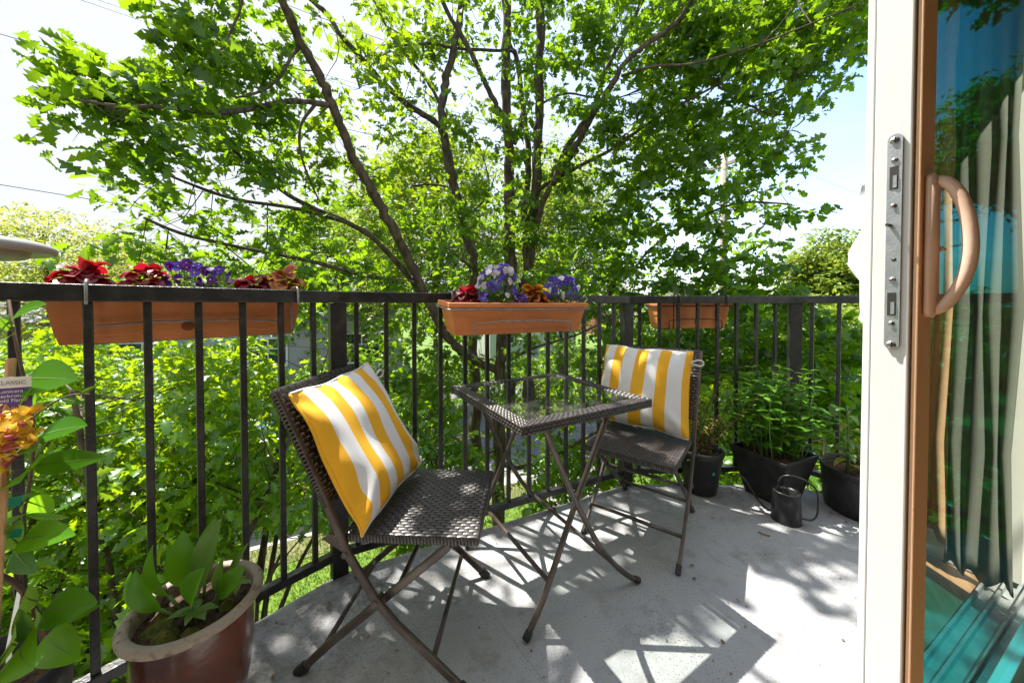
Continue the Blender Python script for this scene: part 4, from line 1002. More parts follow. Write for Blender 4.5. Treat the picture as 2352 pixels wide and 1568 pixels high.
#TREES_BEGIN
# ------------------------------------------------------------------ leaves
def leaf_template(kind):
    if kind == 'oak':      # obovate, with rounded lobes (t along, half width)
        o = []
        for i in range(18):
            t = i/17; env = .36*max(.0, math.sin(math.pi*min(1, t**1.25*.97+.02)))**.75
            o.append((t, .014+env*(.68+.32*math.sin(2*math.pi*4.1*t-1.1))*(1 if t > .12 else .35)))
    elif kind == 'maple':
        o = [(0, .02), (.06, .22), (.16, .40), (.26, .20), (.40, .44), (.50, .40), (.58, .17), (.72, .24), (.84, .10), (1, .02)]
    elif kind == 'oaklow': o = [(0, .02), (.20, .17), (.32, .12), (.50, .31), (.64, .20), (.82, .29), (.95, .18), (1, .05)]
    else: o = [(0, .04), (.3, .24), (.65, .24), (1, .03)]
    v = []
    for t, w in o:
        z = -.34*t*t
        v += [(-w, t, z+.40*w), (0, t, z), (w, t, z+.40*w)]
    q = []
    for i in range(len(o)-1):
        a = i*3; q += [(a, a+1, a+4, a+3), (a+1, a+2, a+5, a+4)]
    return np.array(v), np.array(q)
TPL = {k: leaf_template(k) for k in ('oak', 'maple', 'oaklow', 'simple')}
def leaf_cloud(pos, d, n, size, kind):
    """pos, d (along leaf), n (face normal) arrays -> verts, quads"""
    v, q = TPL[kind]
    d = d/np.linalg.norm(d, axis=1, keepdims=True)
    n = n-d*np.sum(n*d, axis=1, keepdims=True); n /= np.linalg.norm(n, axis=1, keepdims=True)+1e-9
    s = np.cross(d, n)
    V = pos[:, None, :] + size[:, None, None]*(v[None, :, 0:1]*s[:, None, :]+v[None, :, 1:2]*d[:, None, :]+v[None, :, 2:3]*n[:, None, :])
    k = len(pos); Q = q[None]+(np.arange(k)*len(v))[:, None, None]
    return V.reshape(-1, 3), Q.reshape(-1, 4)
def rosettes(cent, per, size, kind, spread=.03, tilt=.35, droop=-.15, sj=.33, ntilt=.45):
    """leaves radiating from each twig end"""
    k = len(cent); m = k*per
    c = np.repeat(cent, per, axis=0)
    az = np.tile(np.arange(per)*2*np.pi/per, k)+np.repeat(rng.uniform(0, 6.28, k), per)+rng.normal(0, .3, m)
    el = rng.normal(droop, tilt, m)
    d = np.stack([np.cos(az)*np.cos(el), np.sin(az)*np.cos(el), np.sin(el)], 1)
    # each twig end points its own way
    ax = rng.normal(0, .45, (k, 3)); ax[:, 2] = 0; d += np.repeat(ax, per, axis=0)*.6
    n = np.array([0, 0, 1.])+rng.normal(0, ntilt, (m, 3))
    sz = (np.repeat(size, per) if hasattr(size, '__len__') else size)*np.clip(rng.normal(1, sj, m), .45, 1.5)
    p = c+d*spread+rng.normal(0, spread*.7, (m, 3))
    return leaf_cloud(p, d, n, sz, kind)
class Tree:
    def __init__(s, name, label, cat, root, leafm, group=None, barkm='bark'):
        s.t = empty(name, root, label=label, cat=cat, group=group); s.root = Vector(root); s.b = MB(); s.nodes = []; s.V = []; s.Q = []; s.nv = 0; s.m = leafm; s.barkm = barkm
    def limb(s, pts, r, n=8, it=2):
        p = smooth([Vector(q)-s.root for q in pts], it)
        L = len(p); rs = [r[0]*(1-i/(L-1))+r[1]*i/(L-1) for i in range(L)]
        # knobbly
        for i in range(1, L-1): p[i] += Vector((random.gauss(0, 1), random.gauss(0, 1), random.gauss(0, .4)))*rs[i]*.16; rs[i] *= random.uniform(.9, 1.14)
        s.b.tube(p, rs, n); s.nodes += [(q+s.root, rr) for q, rr in zip(p, rs)]
    def leaves(s, vq):
        v, q = vq; s.V.append(v-np.array(s.root)); s.Q.append(q+s.nv); s.nv += len(v)
    def twig(s, c, maxd=2.2, r=.004):
        c = Vector(c); arr = s.narr
        dd = ((arr-np.array(c))**2).sum(1); k_ = min(16, len(dd)-1); i = int(random.choice(list(np.argpartition(dd, k_)[:k_]))); L = math.sqrt(dd[i])
        if L > maxd or L < .08: return
        a = Vector(arr[i]); m1 = a+(c-a)*.4+Vector((random.gauss(0, .06*L), random.gauss(0, .06*L), -.04*L+random.gauss(0, .05*L)))
        m2 = a+(c-a)*.75+Vector((random.gauss(0, .05*L), random.gauss(0, .05*L), random.gauss(0, .05*L)))
        p = smooth([a-s.root, m1-s.root, m2-s.root, c-s.root], 1); k = len(p); r0 = r*(1+1.1*min(L, 1.3))
        s.b.tube(p, [r0*(1-.8*j/(k-1)) for j in range(k)], 5, cap=False)
    def freeze(s): s.narr = np.array([tuple(p) for p, r in s.nodes])
    def done(s):
        s.b.build('trunk', s.barkm, s.t)
        if s.V: big_mesh('crown', np.concatenate(s.V), np.concatenate(s.Q), s.m, s.t)
def PX(*tr): return [at(x, y, Y=Y) for x, y, Y in tr]
oakA = Tree('oak_tree', 'big oak in the middle whose trunk forks behind the middle planter', 'tree', (at(1147, 900, Y=7).x, 7.0, G), 'oak_leaf', 'oak trees beyond the railing')
oakB = Tree('oak_tree', 'slimmer oak left of the middle planter with a forked leaning stem', 'tree', (at(1094, 900, Y=7.4).x, 7.4, G), 'oak_leaf_b', 'oak trees beyond the railing')
oakC = Tree('oak_tree', 'oak on the right with a dark stem above the small planter box', 'tree', (at(1400, 900, Y=8.2).x, 8.2, G), 'oak_leaf', 'oak trees beyond the railing')
base = lambda t: [t.root-Vector((0, 0, .3))]
# oak A: trunk and the two upright stems
oakA.limb(base(oakA)+PX((1142, 1180, 7.0), (1146, 1000, 7.0), (1148, 860, 7.0), (1154, 760, 7.0), (1166, 690, 7.0)), (.135, .125), 12)
oakA.limb(PX((1160, 740, 7), (1168, 640, 7.0), (1170, 549, 7.0), (1170, 490, 6.95), (1172, 385, 6.9), (1166, 297, 6.8), (1162, 228, 6.7), (1162, 100, 6.6), (1168, -60, 6.5)), (.145, .075), 10)
oakA.limb(PX((1176, 700, 7.0), (1205, 660, 7.0), (1220, 600, 6.9), (1223, 490, 6.8), (1233, 437, 6.7), (1236, 350, 6.6), (1237, 262, 6.5), (1239, 175, 6.4), (1240, 87, 6.3), (1244, -80, 6.2)), (.11, .075), 10)
oakA.limb(PX((1212, 600, 6.9), (1206, 530, 6.9), (1200, 480, 6.9), (1212, 430, 7.0), (1216, 370, 7.0), (1208, 300, 7.0), (1196, 210, 7.0), (1190, 130, 7.0), (1168, 105, 7.0), (1159, 35, 7), (1154, -60, 7)), (.075, .04))
oakA.limb(PX((1180, 329, 6.9), (1197, 297, 6.8), (1203, 240, 6.8)), (.06, .045))
oakA.limb(PX((1168, 300, 6.8), (1150, 260, 6.6), (1138, 238, 6.5), (1113, 189, 6.3), (1092, 140, 6.1), (1061, 84, 5.9), (1022, 21, 5.7), (990, -60, 5.5)), (.055, .03))
oakA.limb(PX((1178, 118, 6.9), (1120, 116, 6.6), (1040, 112, 6.2), (990, 98, 5.9), (930, 104, 5.6), (870, 112, 5.4)), (.032, .012))
# right boughs
oakA.limb(PX((1228, 560, 6.85), (1240, 470, 6.6), (1280, 406, 6.3), (1306, 367, 6.0), (1334, 315, 5.8), (1359, 270, 5.6), (1387, 224, 5.4), (1411, 185, 5.2), (1436, 143, 5.1), (1478, 105, 5.0), (1534, 70, 4.9), (1569, 35, 4.8), (1610, -50, 4.6)), (.066, .022))
oakA.limb(PX((1270, 420, 6.3), (1300, 340, 6.2), (1331, 294, 6.2), (1369, 245, 6.1), (1382, 190, 6.0), (1405, 130, 6.0), (1450, 60, 5.9), (1490, -30, 5.8)), (.055, .025))
oakA.limb(PX((1428, 175, 5.15), (1478, 157, 4.9), (1520, 150, 4.8), (1576, 150, 4.6), (1625, 140, 4.5), (1688, 121, 4.3), (1760, 96, 4.1), (1850, 60, 3.9), (1960, 15, 3.7)), (.022, .006))
oakA.limb(PX((1236, 440, 6.7), (1254, 423, 6.5), (1306, 395, 6.2), (1359, 367, 5.9), (1394, 350, 5.7), (1436, 322, 5.5), (1500, 275, 5.3), (1580, 230, 5.1), (1660, 190, 4.9)), (.042, .014))
oakA.limb(PX((1240, 240, 6.5), (1300, 210, 6.3), (1360, 225, 6.2), (1420, 228, 6.1), (1480, 200, 6.0)), (.02, .008))
oakA.limb(PX((1650, 200, 4.9), (1690, 220, 4.8), (1740, 222, 4.6), (1800, 205, 4.5), (1860, 180, 4.4)), (.02, .006))
oakA.limb(PX((1660, 218, 4.9), (1720, 240, 4.8), (1765, 265, 4.7), (1830, 262, 4.6)), (.016, .006))
# left bough and its branches
oakA.limb(PX((1152, 850, 7.0), (1130, 846, 6.9), (1091, 829, 6.7), (1056, 805, 6.4), (1032, 777, 6.2), (1011, 746, 6.0), (990, 704, 5.8), (945, 610, 5.4), (900, 520, 5.0), (862, 455, 4.8), (851, 430, 4.7), (823, 385, 4.6), (802, 343, 4.45), (785, 290, 4.3), (764, 242, 4.15), (743, 196, 4.0), (715, 140, 3.85), (690, 95, 3.7), (666, 42, 3.55), (648, 0, 3.4), (590, -130, 3.1), (520, -300, 2.9)), (.085, .035), 10)
oakA.limb(PX((756, 242, 4.1), (700, 231, 3.9), (647, 234, 3.6), (595, 248, 3.3), (518, 259, 3.0), (455, 257, 2.8), (402, 248, 2.6), (350, 245, 2.45), (273, 245, 2.3), (170, 228, 2.2)), (.034, .008))
oakA.limb(PX((686, 108, 3.75), (658, 147, 3.6), (644, 182, 3.5), (595, 213, 3.3), (540, 226, 3.2)), (.02, .008))
oakA.limb(PX((726, 238, 4.0), (690, 280, 3.9), (686, 335, 3.8), (700, 390, 3.9), (735, 465, 4.1)), (.018, .008))
oakA.limb(PX((560, -60, 3.2), (555, 20, 3.2), (535, 60, 3.15), (515, 110, 3.1), (495, 150, 3.1)), (.014, .006))
oakA.limb(PX((1000, 720, 5.9), (880, 560, 5.2), (800, 510, 4.8), (721, 480, 4.5), (665, 451, 4.2), (623, 420, 4.0), (585, 388, 3.8), (520, 330, 3.5)), (.045, .012))
oakA.limb(PX((810, 515, 4.8), (711, 486, 4.4), (648, 472, 4.2), (553, 462, 3.8), (480, 440, 3.5), (380, 400, 3.2)), (.03, .01))
oakA.limb(PX((970, 650, 5.6), (860, 640, 5.0), (720, 600, 4.3), (560, 570, 3.8), (420, 540, 3.4), (330, 500, 3.1)), (.035, .01))
# mossy low boughs
oakA.limb(PX((1146, 1060, 7.0), (1180, 1078, 6.7), (1248, 1060, 6.2), (1290, 1040, 5.9), (1343, 1004, 5.6), (1430, 960, 5.2)), (.055, .02))
oakA.limb(PX((1140, 1030, 7.0), (1100, 1050, 6.7), (1040, 1064, 6.4), (960, 1090, 6.0), (860, 1130, 5.4), (740, 1240, 4.8)), (.045, .012))
oakA.limb(PX((1150, 840, 7.0), (1200, 810, 6.7), (1250, 790, 6.3), (1330, 770, 5.9), (1420, 720, 5.6)), (.035, .012))
oakA.limb(PX((1150, 960, 7), (1230, 930, 6.6), (1330, 900, 6.2), (1480, 880, 5.6), (1600, 862, 5.2), (1720, 840, 4.8)), (.035, .01))
# oak B
oakB.limb(base(oakB)+PX((1098, 1120, 7.4), (1094, 1000, 7.4), (1090, 880, 7.4), (1087, 763, 7.35), (1091, 640, 7.2), (1088, 590, 7.1), (1074, 549, 7.0), (1057, 483, 6.9), (1043, 437, 6.8), (1033, 385, 6.7), (1026, 332, 6.6), (1015, 297, 6.5), (1015, 245, 6.4), (1022, 196, 6.3), (1033, 150, 6.2), (1050, 87, 6.1), (1061, 0, 6.0), (1075, -120, 5.9)), (.13, .05), 10)
oakB.limb(PX((1024, 318, 6.55), (1008, 285, 6.3), (977, 266, 6.0), (931, 238, 5.8), (893, 203, 5.6), (854, 164, 5.4), (819, 119, 5.2), (777, 77, 5.0), (756, 35, 4.9), (711, 0, 4.7), (640, -70, 4.4)), (.06, .025))
oakB.limb(PX((1016, 250, 6.4), (991, 200, 6.3), (963, 161, 6.2), (935, 130, 6.0), (890, 70, 5.9), (850, -20, 5.8)), (.035, .015))
oakB.limb(PX((1046, 440, 6.8), (1000, 420, 6.5), (930, 430, 6.2), (870, 400, 5.9), (800, 420, 5.6)), (.022, .008))
oakB.limb(PX((1060, 500, 6.9), (1110, 470, 6.8), (1128, 420, 6.8), (1100, 330, 6.8), (1075, 290, 6.8)), (.02, .008))
oakB.limb(PX((1088, 620, 7.2), (1020, 560, 6.9), (955, 570, 6.6), (880, 600, 6.2)), (.03, .01))
# oak C
oakC.limb(base(oakC)+PX((1400, 900, 8.2), (1396, 760, 8.1), (1404, 660, 8.0), (1418, 590, 7.9), (1438, 510, 7.8), (1462, 395, 7.5), (1478, 350, 7.4), (1492, 259, 7.2), (1496, 217, 7.1), (1500, 157, 7.0), (1512, 120, 6.9), (1530, 20, 6.8)), (.11, .03), 10)
oakC.limb(PX((1412, 610, 7.9), (1376, 535, 7.7), (1394, 497, 7.6), (1440, 430, 7.4), (1500, 380, 7.2)), (.04, .012))
oakC.limb(PX((1404, 660, 8.0), (1440, 640, 7.6), (1500, 560, 7.0), (1600, 500, 6.4), (1700, 460, 5.9), (1820, 470, 5.6)), (.035, .01))
oakC.limb(PX((1400, 720, 8.0), (1480, 680, 7.4), (1600, 660, 6.8), (1720, 640, 6.3), (1830, 600, 6.0)), (.03, .01))
oakC.limb(PX((1400, 860, 8.1), (1480, 800, 7.4), (1600, 780, 6.8), (1750, 760, 6.2), (1900, 740, 5.8)), (.03, .01))
oakC.limb(PX((1400, 940, 8.1), (1500, 900, 7.2), (1640, 860, 6.4), (1800, 830, 5.8), (1950, 850, 5.4)), (.03, .01))
for t_ in (oakA, oakB, oakC): t_.freeze()
# ------------------------------------------------------------------ foliage density read off the photo, 50 px cells, rows from y = -50
ROWS = '''
-3 0000000000000000000333334444433333444455555554400000
-2 0000000022222200000444445555544444555566666665500000
-1 0000000055555500000556667777766666777788888887700000
0 00000006765211025776334466777679999999980000000
1 00000003887643226677653346765678999999986000000
2 00036728998635446777532367556788999995100000000
3 00179948999846323664412366643687877786200000000
4 00179946888777212433211344554688655567200000000
5 00067755667764665444444443366788766521000000000
6 00035367777656765555555545456888868620000000000
7 00012667667765675555555555655788756640000000000
8 00003675777775566555555556666787566310000000000
9 00000367888888666666666666766665535543100000000
10 00000388888888866666666666666666754200000000000
11 00024788888888888555555556666667633300000000000
12 00000477777777777755555557777555777700000000000
13 00006788888888887766665556667665677760000000000
14 00006788888888877776655555566666677787000000000
15 00000000000000066766555455556777777788870000000
16 00000000000000056766554444566777777788870000000
17 00000000000000055565443334567777777788870000000
18 00000000000000045554333333456777777788870000000
19 00000000000000044443222233445677777788870000000
20 00000000000000033433222333334566777788870000000
21 00000000000000033333233332223456777788870000000
22 00000000000000033332233322222344455555540000000
23 00000000000000023322222000000000000000000000000
'''
def depth_at(i, j):
    """near and far depth (metres) of the leaves seen in cell column i, row j"""
    if i <= 6: a = 1.95+.08*i if j < 8 else 2.9
    elif i <= 13: a = 2.3+.22*(i-7)
    elif i <= 20: a = 3.9+.22*(i-14)
    elif i <= 28: a = 5.4-.05*(i-21)
    else: a = 5.0-.13*(i-29)
    b_ = a+(.5 if i <= 6 else 1.1 if i <= 13 else 2.0)
    if j >= 9: a += .3; b_ += .6
    return a, b_
def tree_of(i, j, Y):
    if i >= 27 and j >= 9: return oakC
    if i >= 29 and j >= 5 and Y > 5.6: return oakC
    if 14 <= i <= 22 and j <= 8: return oakB
    return oakA
acc = {}
for ln_ in ROWS.strip().splitlines():
    j, s_ = ln_.split(); j = int(j)
    for i, ch in enumerate(s_):
        d_ = int(ch)
        if d_ == 0: continue
        a, b_ = depth_at(i, j)
        if j >= 9 and i < 17: d_ = max(2, d_-1)
        k = -math.log(1-min(.965, d_/9.6))*1.2*(.6 if j < -1 else 1)*(.66 if j >= 8 and i < 17 else 1.9 if i <= 7 else 1.3 if i <= 13 else 1.3 if i >= 27 else .92)
        Ym = (a+b_)/2; area = (50/F*Ym)**2; nro = k*area/.0185
        nsub = max(1, int(round(nro/6)))
        for _ in range(nsub):
            Y = random.uniform(a, b_); x = 50*i+random.uniform(0, 50); y = 50*j+random.uniform(0, 50)
            c = at(x, y, Y=Y); t_ = tree_of(i, j, Y); n_ = max(1, int(round(nro/nsub+random.uniform(-.5, .5))))
            acc.setdefault(t_, []).append((c, n_, Y))
for t_, lst in acc.items():
    near, far, low = [], [], []
    for c, n_, Y in lst:
        if random.random() < .42: t_.twig(c, 1.5, .0022 if Y < 4 else .0035)
        for _ in range(n_):
            q = Vector(c)+Vector((random.gauss(0, 1), random.gauss(0, 1), random.gauss(0, .7)))*(.042+.011*Y)
            (near if Y < 4.2 else far).append(q)
    if near: t_.leaves(rosettes(np.array(near), 6, .112, 'oak', .03, .45, -.18, ntilt=.8))
    if far: t_.leaves(rosettes(np.array(far), 6, .130, 'oak' if t_ is not oakC else 'oaklow', .035, .45, -.18, ntilt=.8))
# overhead sprays of oak A that shade the deck: floor cells in shade, followed up the sun's rays
SHADE = '''
1130 99999999999977799998655555
1190 99999999997445778446866555
1250 99999999920012233678997999
1310 99999875300124457987556789
1370 99999876888888998200012223
1430 99999999999999620000020020
1490 99999999999974000000000000
1550 99999999999852000000000000
'''
for ln_ in SHADE.strip().splitlines():
    y, s_ = ln_.split(); y = int(y)
    for i, ch in enumerate(s_):
        d_ = int(ch); x = 520+60*i
        p, px_, py_ = at(x, y, z=0), at(x+60, y, z=0), at(x, y+60, z=0)
        area = abs((px_-p).cross(py_-p).length); k = -math.log(1-min(.97, d_/9.3))
        nro = .85*k*area/.020 if d_ > 1 else 0
        n_ = int(nro)+(random.random() < nro-int(nro))
        for _ in range(n_):
            f, g_ = random.random(), random.random(); q = p+(px_-p)*f+(py_-p)*g_
            s = random.uniform(4.4, 5.8); c = q+SUN*(s/SUN.z)
            acc.setdefault('over', []).append(c)
oakA.limb(PX((590, -130, 3.1), (640, -260, 2.9), (700, -420, 2.7))+[Vector((-1.2, 2.1, 4.6)), Vector((-.9, 1.6, 4.9)), Vector((-.6, 1.1, 5.0))], (.03, .01))
oakA.limb([Vector((-1.25, 2.15, 4.5)), Vector((-1.5, 1.7, 4.8)), Vector((-1.8, 1.2, 5.0)), Vector((-2.2, .9, 5.0))], (.02, .008))
oakA.limb([Vector((-1.25, 2.15, 4.5)), Vector((-.6, 2.4, 4.8)), Vector((-.1, 2.6, 5.0))], (.02, .008))
oakA.freeze()
for _ in range(300):  # unseen sprays added only to shade the deck behind the door glass
    q = wn(random.uniform(1.2, 2.6), random.uniform(.27, 1.15), 0)
    if q.x < 1.32*q.y: continue
    s = random.uniform(4.4, 5.8); acc['over'].append(q+SUN*(s/SUN.z))
ov = acc.pop('over')
for c in ov:
    if random.random() < .12: oakA.twig(c, 1.6, .003)
oakA.leaves(rosettes(np.array(ov), 6, .100, 'oaklow', .022, .38, -.1))
# ------------------------------------------------------------------ understorey maples below the left railing
maples = []
def maple(px, py, Yc, top, wx, wy, n, label, kind='oak', m='maple_leaf', lsize=.088, per=5, nodes=9):
    c = at(px, py, Y=Yc); root = Vector((c.x, c.y, G)); t_ = Tree('maple_tree', label, 'tree', root, m, 'maples below the railing')
    H = top-G
    for k in range(nodes):
        az = k*2.4+random.random(); r_ = random.uniform(.35, 1.0); p = root+Vector((math.cos(az)*wx*r_, math.sin(az)*wy*r_, H*random.uniform(.55, .97)))
        s0_ = root+Vector((math.cos(az)*.06, math.sin(az)*.06, -.2)); mid_ = root+Vector((math.cos(az)*wx*r_*.35, math.sin(az)*wy*r_*.35, (p.z-G)*.5))
        t_.limb([s0_, mid_, p], (.045, .010), 7)
        for q in range(2):
            e_ = mid_+(p-mid_)*random.uniform(.3, .9); t_.limb([e_, e_+Vector((random.gauss(0, wx*.4), random.gauss(0, wy*.4), random.uniform(.0, .5)))], (.012, .004), 5, 1)
    t_.freeze()
    ctr = []
    while len(ctr) < n:
        v = rng.normal(0, 1, 3); v /= np.linalg.norm(v); rr = rng.uniform(.5, 1)**.5
        q = np.array([root.x+v[0]*wx*rr, root.y+v[1]*wy*rr, G+H*.58+v[2]*H*.42*rr])
        q[2] += .25*math.sin(q[0]*5+q[1]*3)
        # keep clear of the deck and the house
        if (q[0]*N.x+q[1]*N.y) < (A.dot(N) if False else 0) : continue
        dA = (Vector(q)-A).dot(nl); dB = (Vector(q)-A).dot(N)
        dq = Vector(q)-Vector((0, 0, HC)); ppx = 1176+F*dq.x/max(.1, dq.y); ppy = 700-F*dq.z/max(.1, dq.y)
        if ppx > 540 and ppy > 1215+.12*(ppx-540)*0: continue
        if q[2] > -.35 and dA < .42 and dB < .42: continue
        if dA < .30 and dB < .30: continue
        ctr.append(q)
    for q in ctr[::9]: t_.twig(Vector(q), 1.6, .003)
    t_.leaves(rosettes(np.array(ctr), per, lsize, kind, .035, .4, -.25, ntilt=.6)); t_.done(); return t_
maple(330, 1120, 2.9, .62, 1.35, 1.05, 1900, 'nearest bright green maple just outside the left railing')
maple(-60, 1050, 2.6, .70, 1.1, 1.1, 1400, 'bright green maple at the far left behind the honeysuckle')
maple(560, 980, 4.4, .55, 1.5, 1.3, 1900, 'bushy maple behind the left chair, farther out', lsize=.095)
maple(150, 900, 5.0, .75, 1.9, 1.4, 2200, 'pale green maple under the long planter box, well beyond the railing', lsize=.10)
for t_ in (oakA, oakB, oakC): t_.done()
# low shrubs outside the far railing
def shrub(px, py, Yc, top, wx, wy, n, label, m='oak_leaf_b', kind='oaklow', lsize=.10, flowers=0, name='garden_tree'):
    c = at(px, py, Y=Yc); root = Vector((c.x, c.y, G)); t_ = Tree(name, label, 'tree', root, m)
    H = top-G
    for k in range(7):
        az = k*2.4+random.random(); p = root+Vector((math.cos(az)*wx*.45, math.sin(az)*wy*.45, H*random.uniform(.55, .8)))
        t_.limb([root-Vector((0, 0, .2)), root+Vector((math.cos(az)*wx*.25, math.sin(az)*wy*.25, H*.45)), p], (.05, .01), 7)
    t_.freeze()
    v = rng.normal(0, 1, (n, 3)); v /= np.linalg.norm(v, axis=1, keepdims=True); rr = rng.uniform(.35, 1, (n, 1))**.5
    q = np.array(root)+np.array([0, 0, H*.62])+v*rr*np.array([wx, wy, H*.38])
    keep = [i for i in range(n) if (Vector(q[i])-A).dot(N) > .9 or q[i][2] < -.4]
    q = q[keep]; q = q[[i for i in range(len(q)) if not ((Vector(q[i])-B).dot(nb_) < .35 and (Vector(q[i])-Cc).dot(Vector((.743, .669, 0))) < .3 and q[i][2] > -1.2)]]
    for e_ in q[::12]: t_.twig(Vector(e_), 1.6, .003)
    t_.leaves(rosettes(q, 5, lsize, kind, .035, .4, -.2)); t_.done()
    if flowers:
        fb = MB(); idx = [i for i in range(len(q)) if q[i][2] > top-.75]
        random.shuffle(idx)
        for i in idx[:flowers]:
            for _ in range(9): 
                c_ = Vector(q[i])-root+Vector((random.gauss(0, .035), random.gauss(0, .035), .05+random.gauss(0, .02)))
                for k in range(4): fb.blade(c_, rnd_dir(.2, 1.4), (0, 0, 1), .017, .012, .6, 2, .1)
        fb.build('flowers', 'blossom_pink', t_.t)
    return t_
shrub(1880, 900, 3.3, .62, .75, .6, 900, 'pink flowering tree just outside the railing beyond the square planter', 'maple_leaf', 'oaklow', .085, 46, 'flowering_tree')
shrub(1640, 980, 4.2, .10, 1.0, .8, 900, 'rounded green tree beyond the railing behind the right chair', 'maple_leaf')
shrub(2080, 1000, 3.6, .35, .9, .9, 900, 'dark green tree beyond the railing by the door', 'maple_leaf')
shrub(1330, 1040, 5.6, -1.2, .9, .8, 700, 'low green tree seen under the table beyond the railing', 'maple_leaf')
shrub(960, 960, 5.6, -.2, .9, .8, 800, 'green sapling seen between the left chair and the table', 'maple_leaf')
# ------------------------------------------------------------------ distant trees
def far_tree(px, Y, top, wx, wz, n, label, m='far_leaf', lsize=.22, conif=False, trunk_r=.12, group='trees across the street', name='street_tree', layers=0, per=5, zlo=None):
    c = at(px, 700, Y=Y); root = Vector((c.x, c.y, G)); t_ = Tree(name, label, 'tree', root, m, group)
    zc_ = top-wz
    t_.limb([root-Vector((0, 0, .2)), root+Vector((random.gauss(0, .2), 0, (zc_-G)*.6)), root+Vector((random.gauss(0, .3), 0, top-G-.6))], (trunk_r*1.4, trunk_r*.2), 8)
    for k in range(9):
        az = k*2.4; z0_ = max(G+(top-G)*random.uniform(.4, .75), zc_-wz*1.3); e_ = root+Vector((math.cos(az)*wx*.8, math.sin(az)*wx*.8, zc_-G+random.uniform(-.5, .8)*wz))
        s_ = Vector((root.x, root.y, z0_)); t_.limb([s_, s_+(e_-s_)*.35+Vector((random.gauss(0, .2), random.gauss(0, .2), -.1)), s_+(e_-s_)*.7+Vector((random.gauss(0, .3), random.gauss(0, .3), .3)), e_], (trunk_r*.5, trunk_r*.1), 5)
    t_.freeze()
    ncl = max(14, n//22); v = rng.normal(0, 1, (ncl, 3)); v /= np.linalg.norm(v, axis=1, keepdims=True); rr = rng.uniform(.25, 1, (ncl, 1))**.5
    if conif:
        hgt = rng.uniform(0, 1, (ncl, 1))**1.3; v[:, 2:3] = hgt*2-1; v[:, 0:2] *= (1.05-hgt); rr = rng.uniform(.75, 1, (ncl, 1))
    cl = np.array([root.x, root.y, zc_])+v*rr*np.array([wx, wx, wz])
    if layers: cl[:, 2] = np.round(cl[:, 2]/layers)*layers+rng.normal(0, .12, ncl)
    per_c = n//ncl
    sc_ = np.array([wx*.16, wx*.16, wz*(.05 if layers else .12)])
    pts = np.repeat(cl, per_c, axis=0)+rng.normal(0, 1, (ncl*per_c, 3))*sc_
    for e_ in cl[::3]: t_.twig(Vector(e_), 4, .006)
    t_.leaves(rosettes(pts, per, lsize, 'simple', lsize*.3, .4, -.1)); t_.done(); return t_
far_tree(110, 15, 4.9, 4.4, 3.3, 8000, 'feathery yellow green tree at the far left, nearer one', 'locust_leaf', .12, layers=.8, name='locust_tree', group='yellow locust trees on the left', per=4)
far_tree(-330, 19, 5.6, 4.5, 3.4, 6000, 'feathery yellow green tree at the left edge, farther one', 'locust_leaf', .17, layers=.8, name='locust_tree', group='yellow locust trees on the left', per=4)
far_tree(420, 24, 5.0, 5.0, 4.2, 4200, 'leafy street tree behind the dark purple pansies')
far_tree(1010, 17, 9.6, 3.6, 5.2, 8000, 'tall loose light green tree in the centre behind the oaks', 'far_leaf_y', .17, trunk_r=.14, per=4)
far_tree(1290, 21, 10.2, 3.6, 5.6, 6500, 'tall light green tree just right of the forked oak trunk', 'far_leaf_y', .19, trunk_r=.13, per=4)
far_tree(780, 22, 7.4, 4.2, 5.0, 5200, 'green street tree showing between the left oak boughs', 'far_leaf')
far_tree(1915, 20, 4.9, 2.5, 3.6, 7000, 'loose bright green tree right of the oaks beside the door frame', 'far_leaf_y', .2)
far_tree(1690, 17, 1.4, 3.2, 2.6, 4200, 'rounded green tree beyond the small planter box', 'far_leaf')
far_tree(1970, 14, 1.2, 3.2, 2.6, 5200, 'spreading green tree behind the railing next to the door frame', 'far_leaf_y', .17)
far_tree(1560, 26, 1.8, 3.6, 2.8, 3200, 'green tree in front of the row houses', 'far_leaf')
far_tree(2350, 15, 11.2, 3.1, 2.9, 5000, 'dark tree seen through the door glass', 'oak_leaf', .17)
far_tree(2230, 22, 1.6, 3.4, 2.6, 3500, 'low tree seen through the door glass behind the pole', 'far_leaf')
far_tree(2700, 18, 3.2, 4.0, 3.4, 3000, 'tree at the right edge of the view through the door glass', 'far_leaf')
far_tree(640, 34, 5.4, 6.0, 4.4, 3200, 'broad tree far behind the left oaks', 'far_leaf', .36)
far_tree(180, 36, 4.5, 6.5, 4.2, 3000, 'broad tree far behind the yellow locust', 'far_leaf_y', .36)
far_tree(1180, 38, 7.2, 6.0, 5.5, 3200, 'broad tree far behind the forked oak', 'far_leaf', .36)
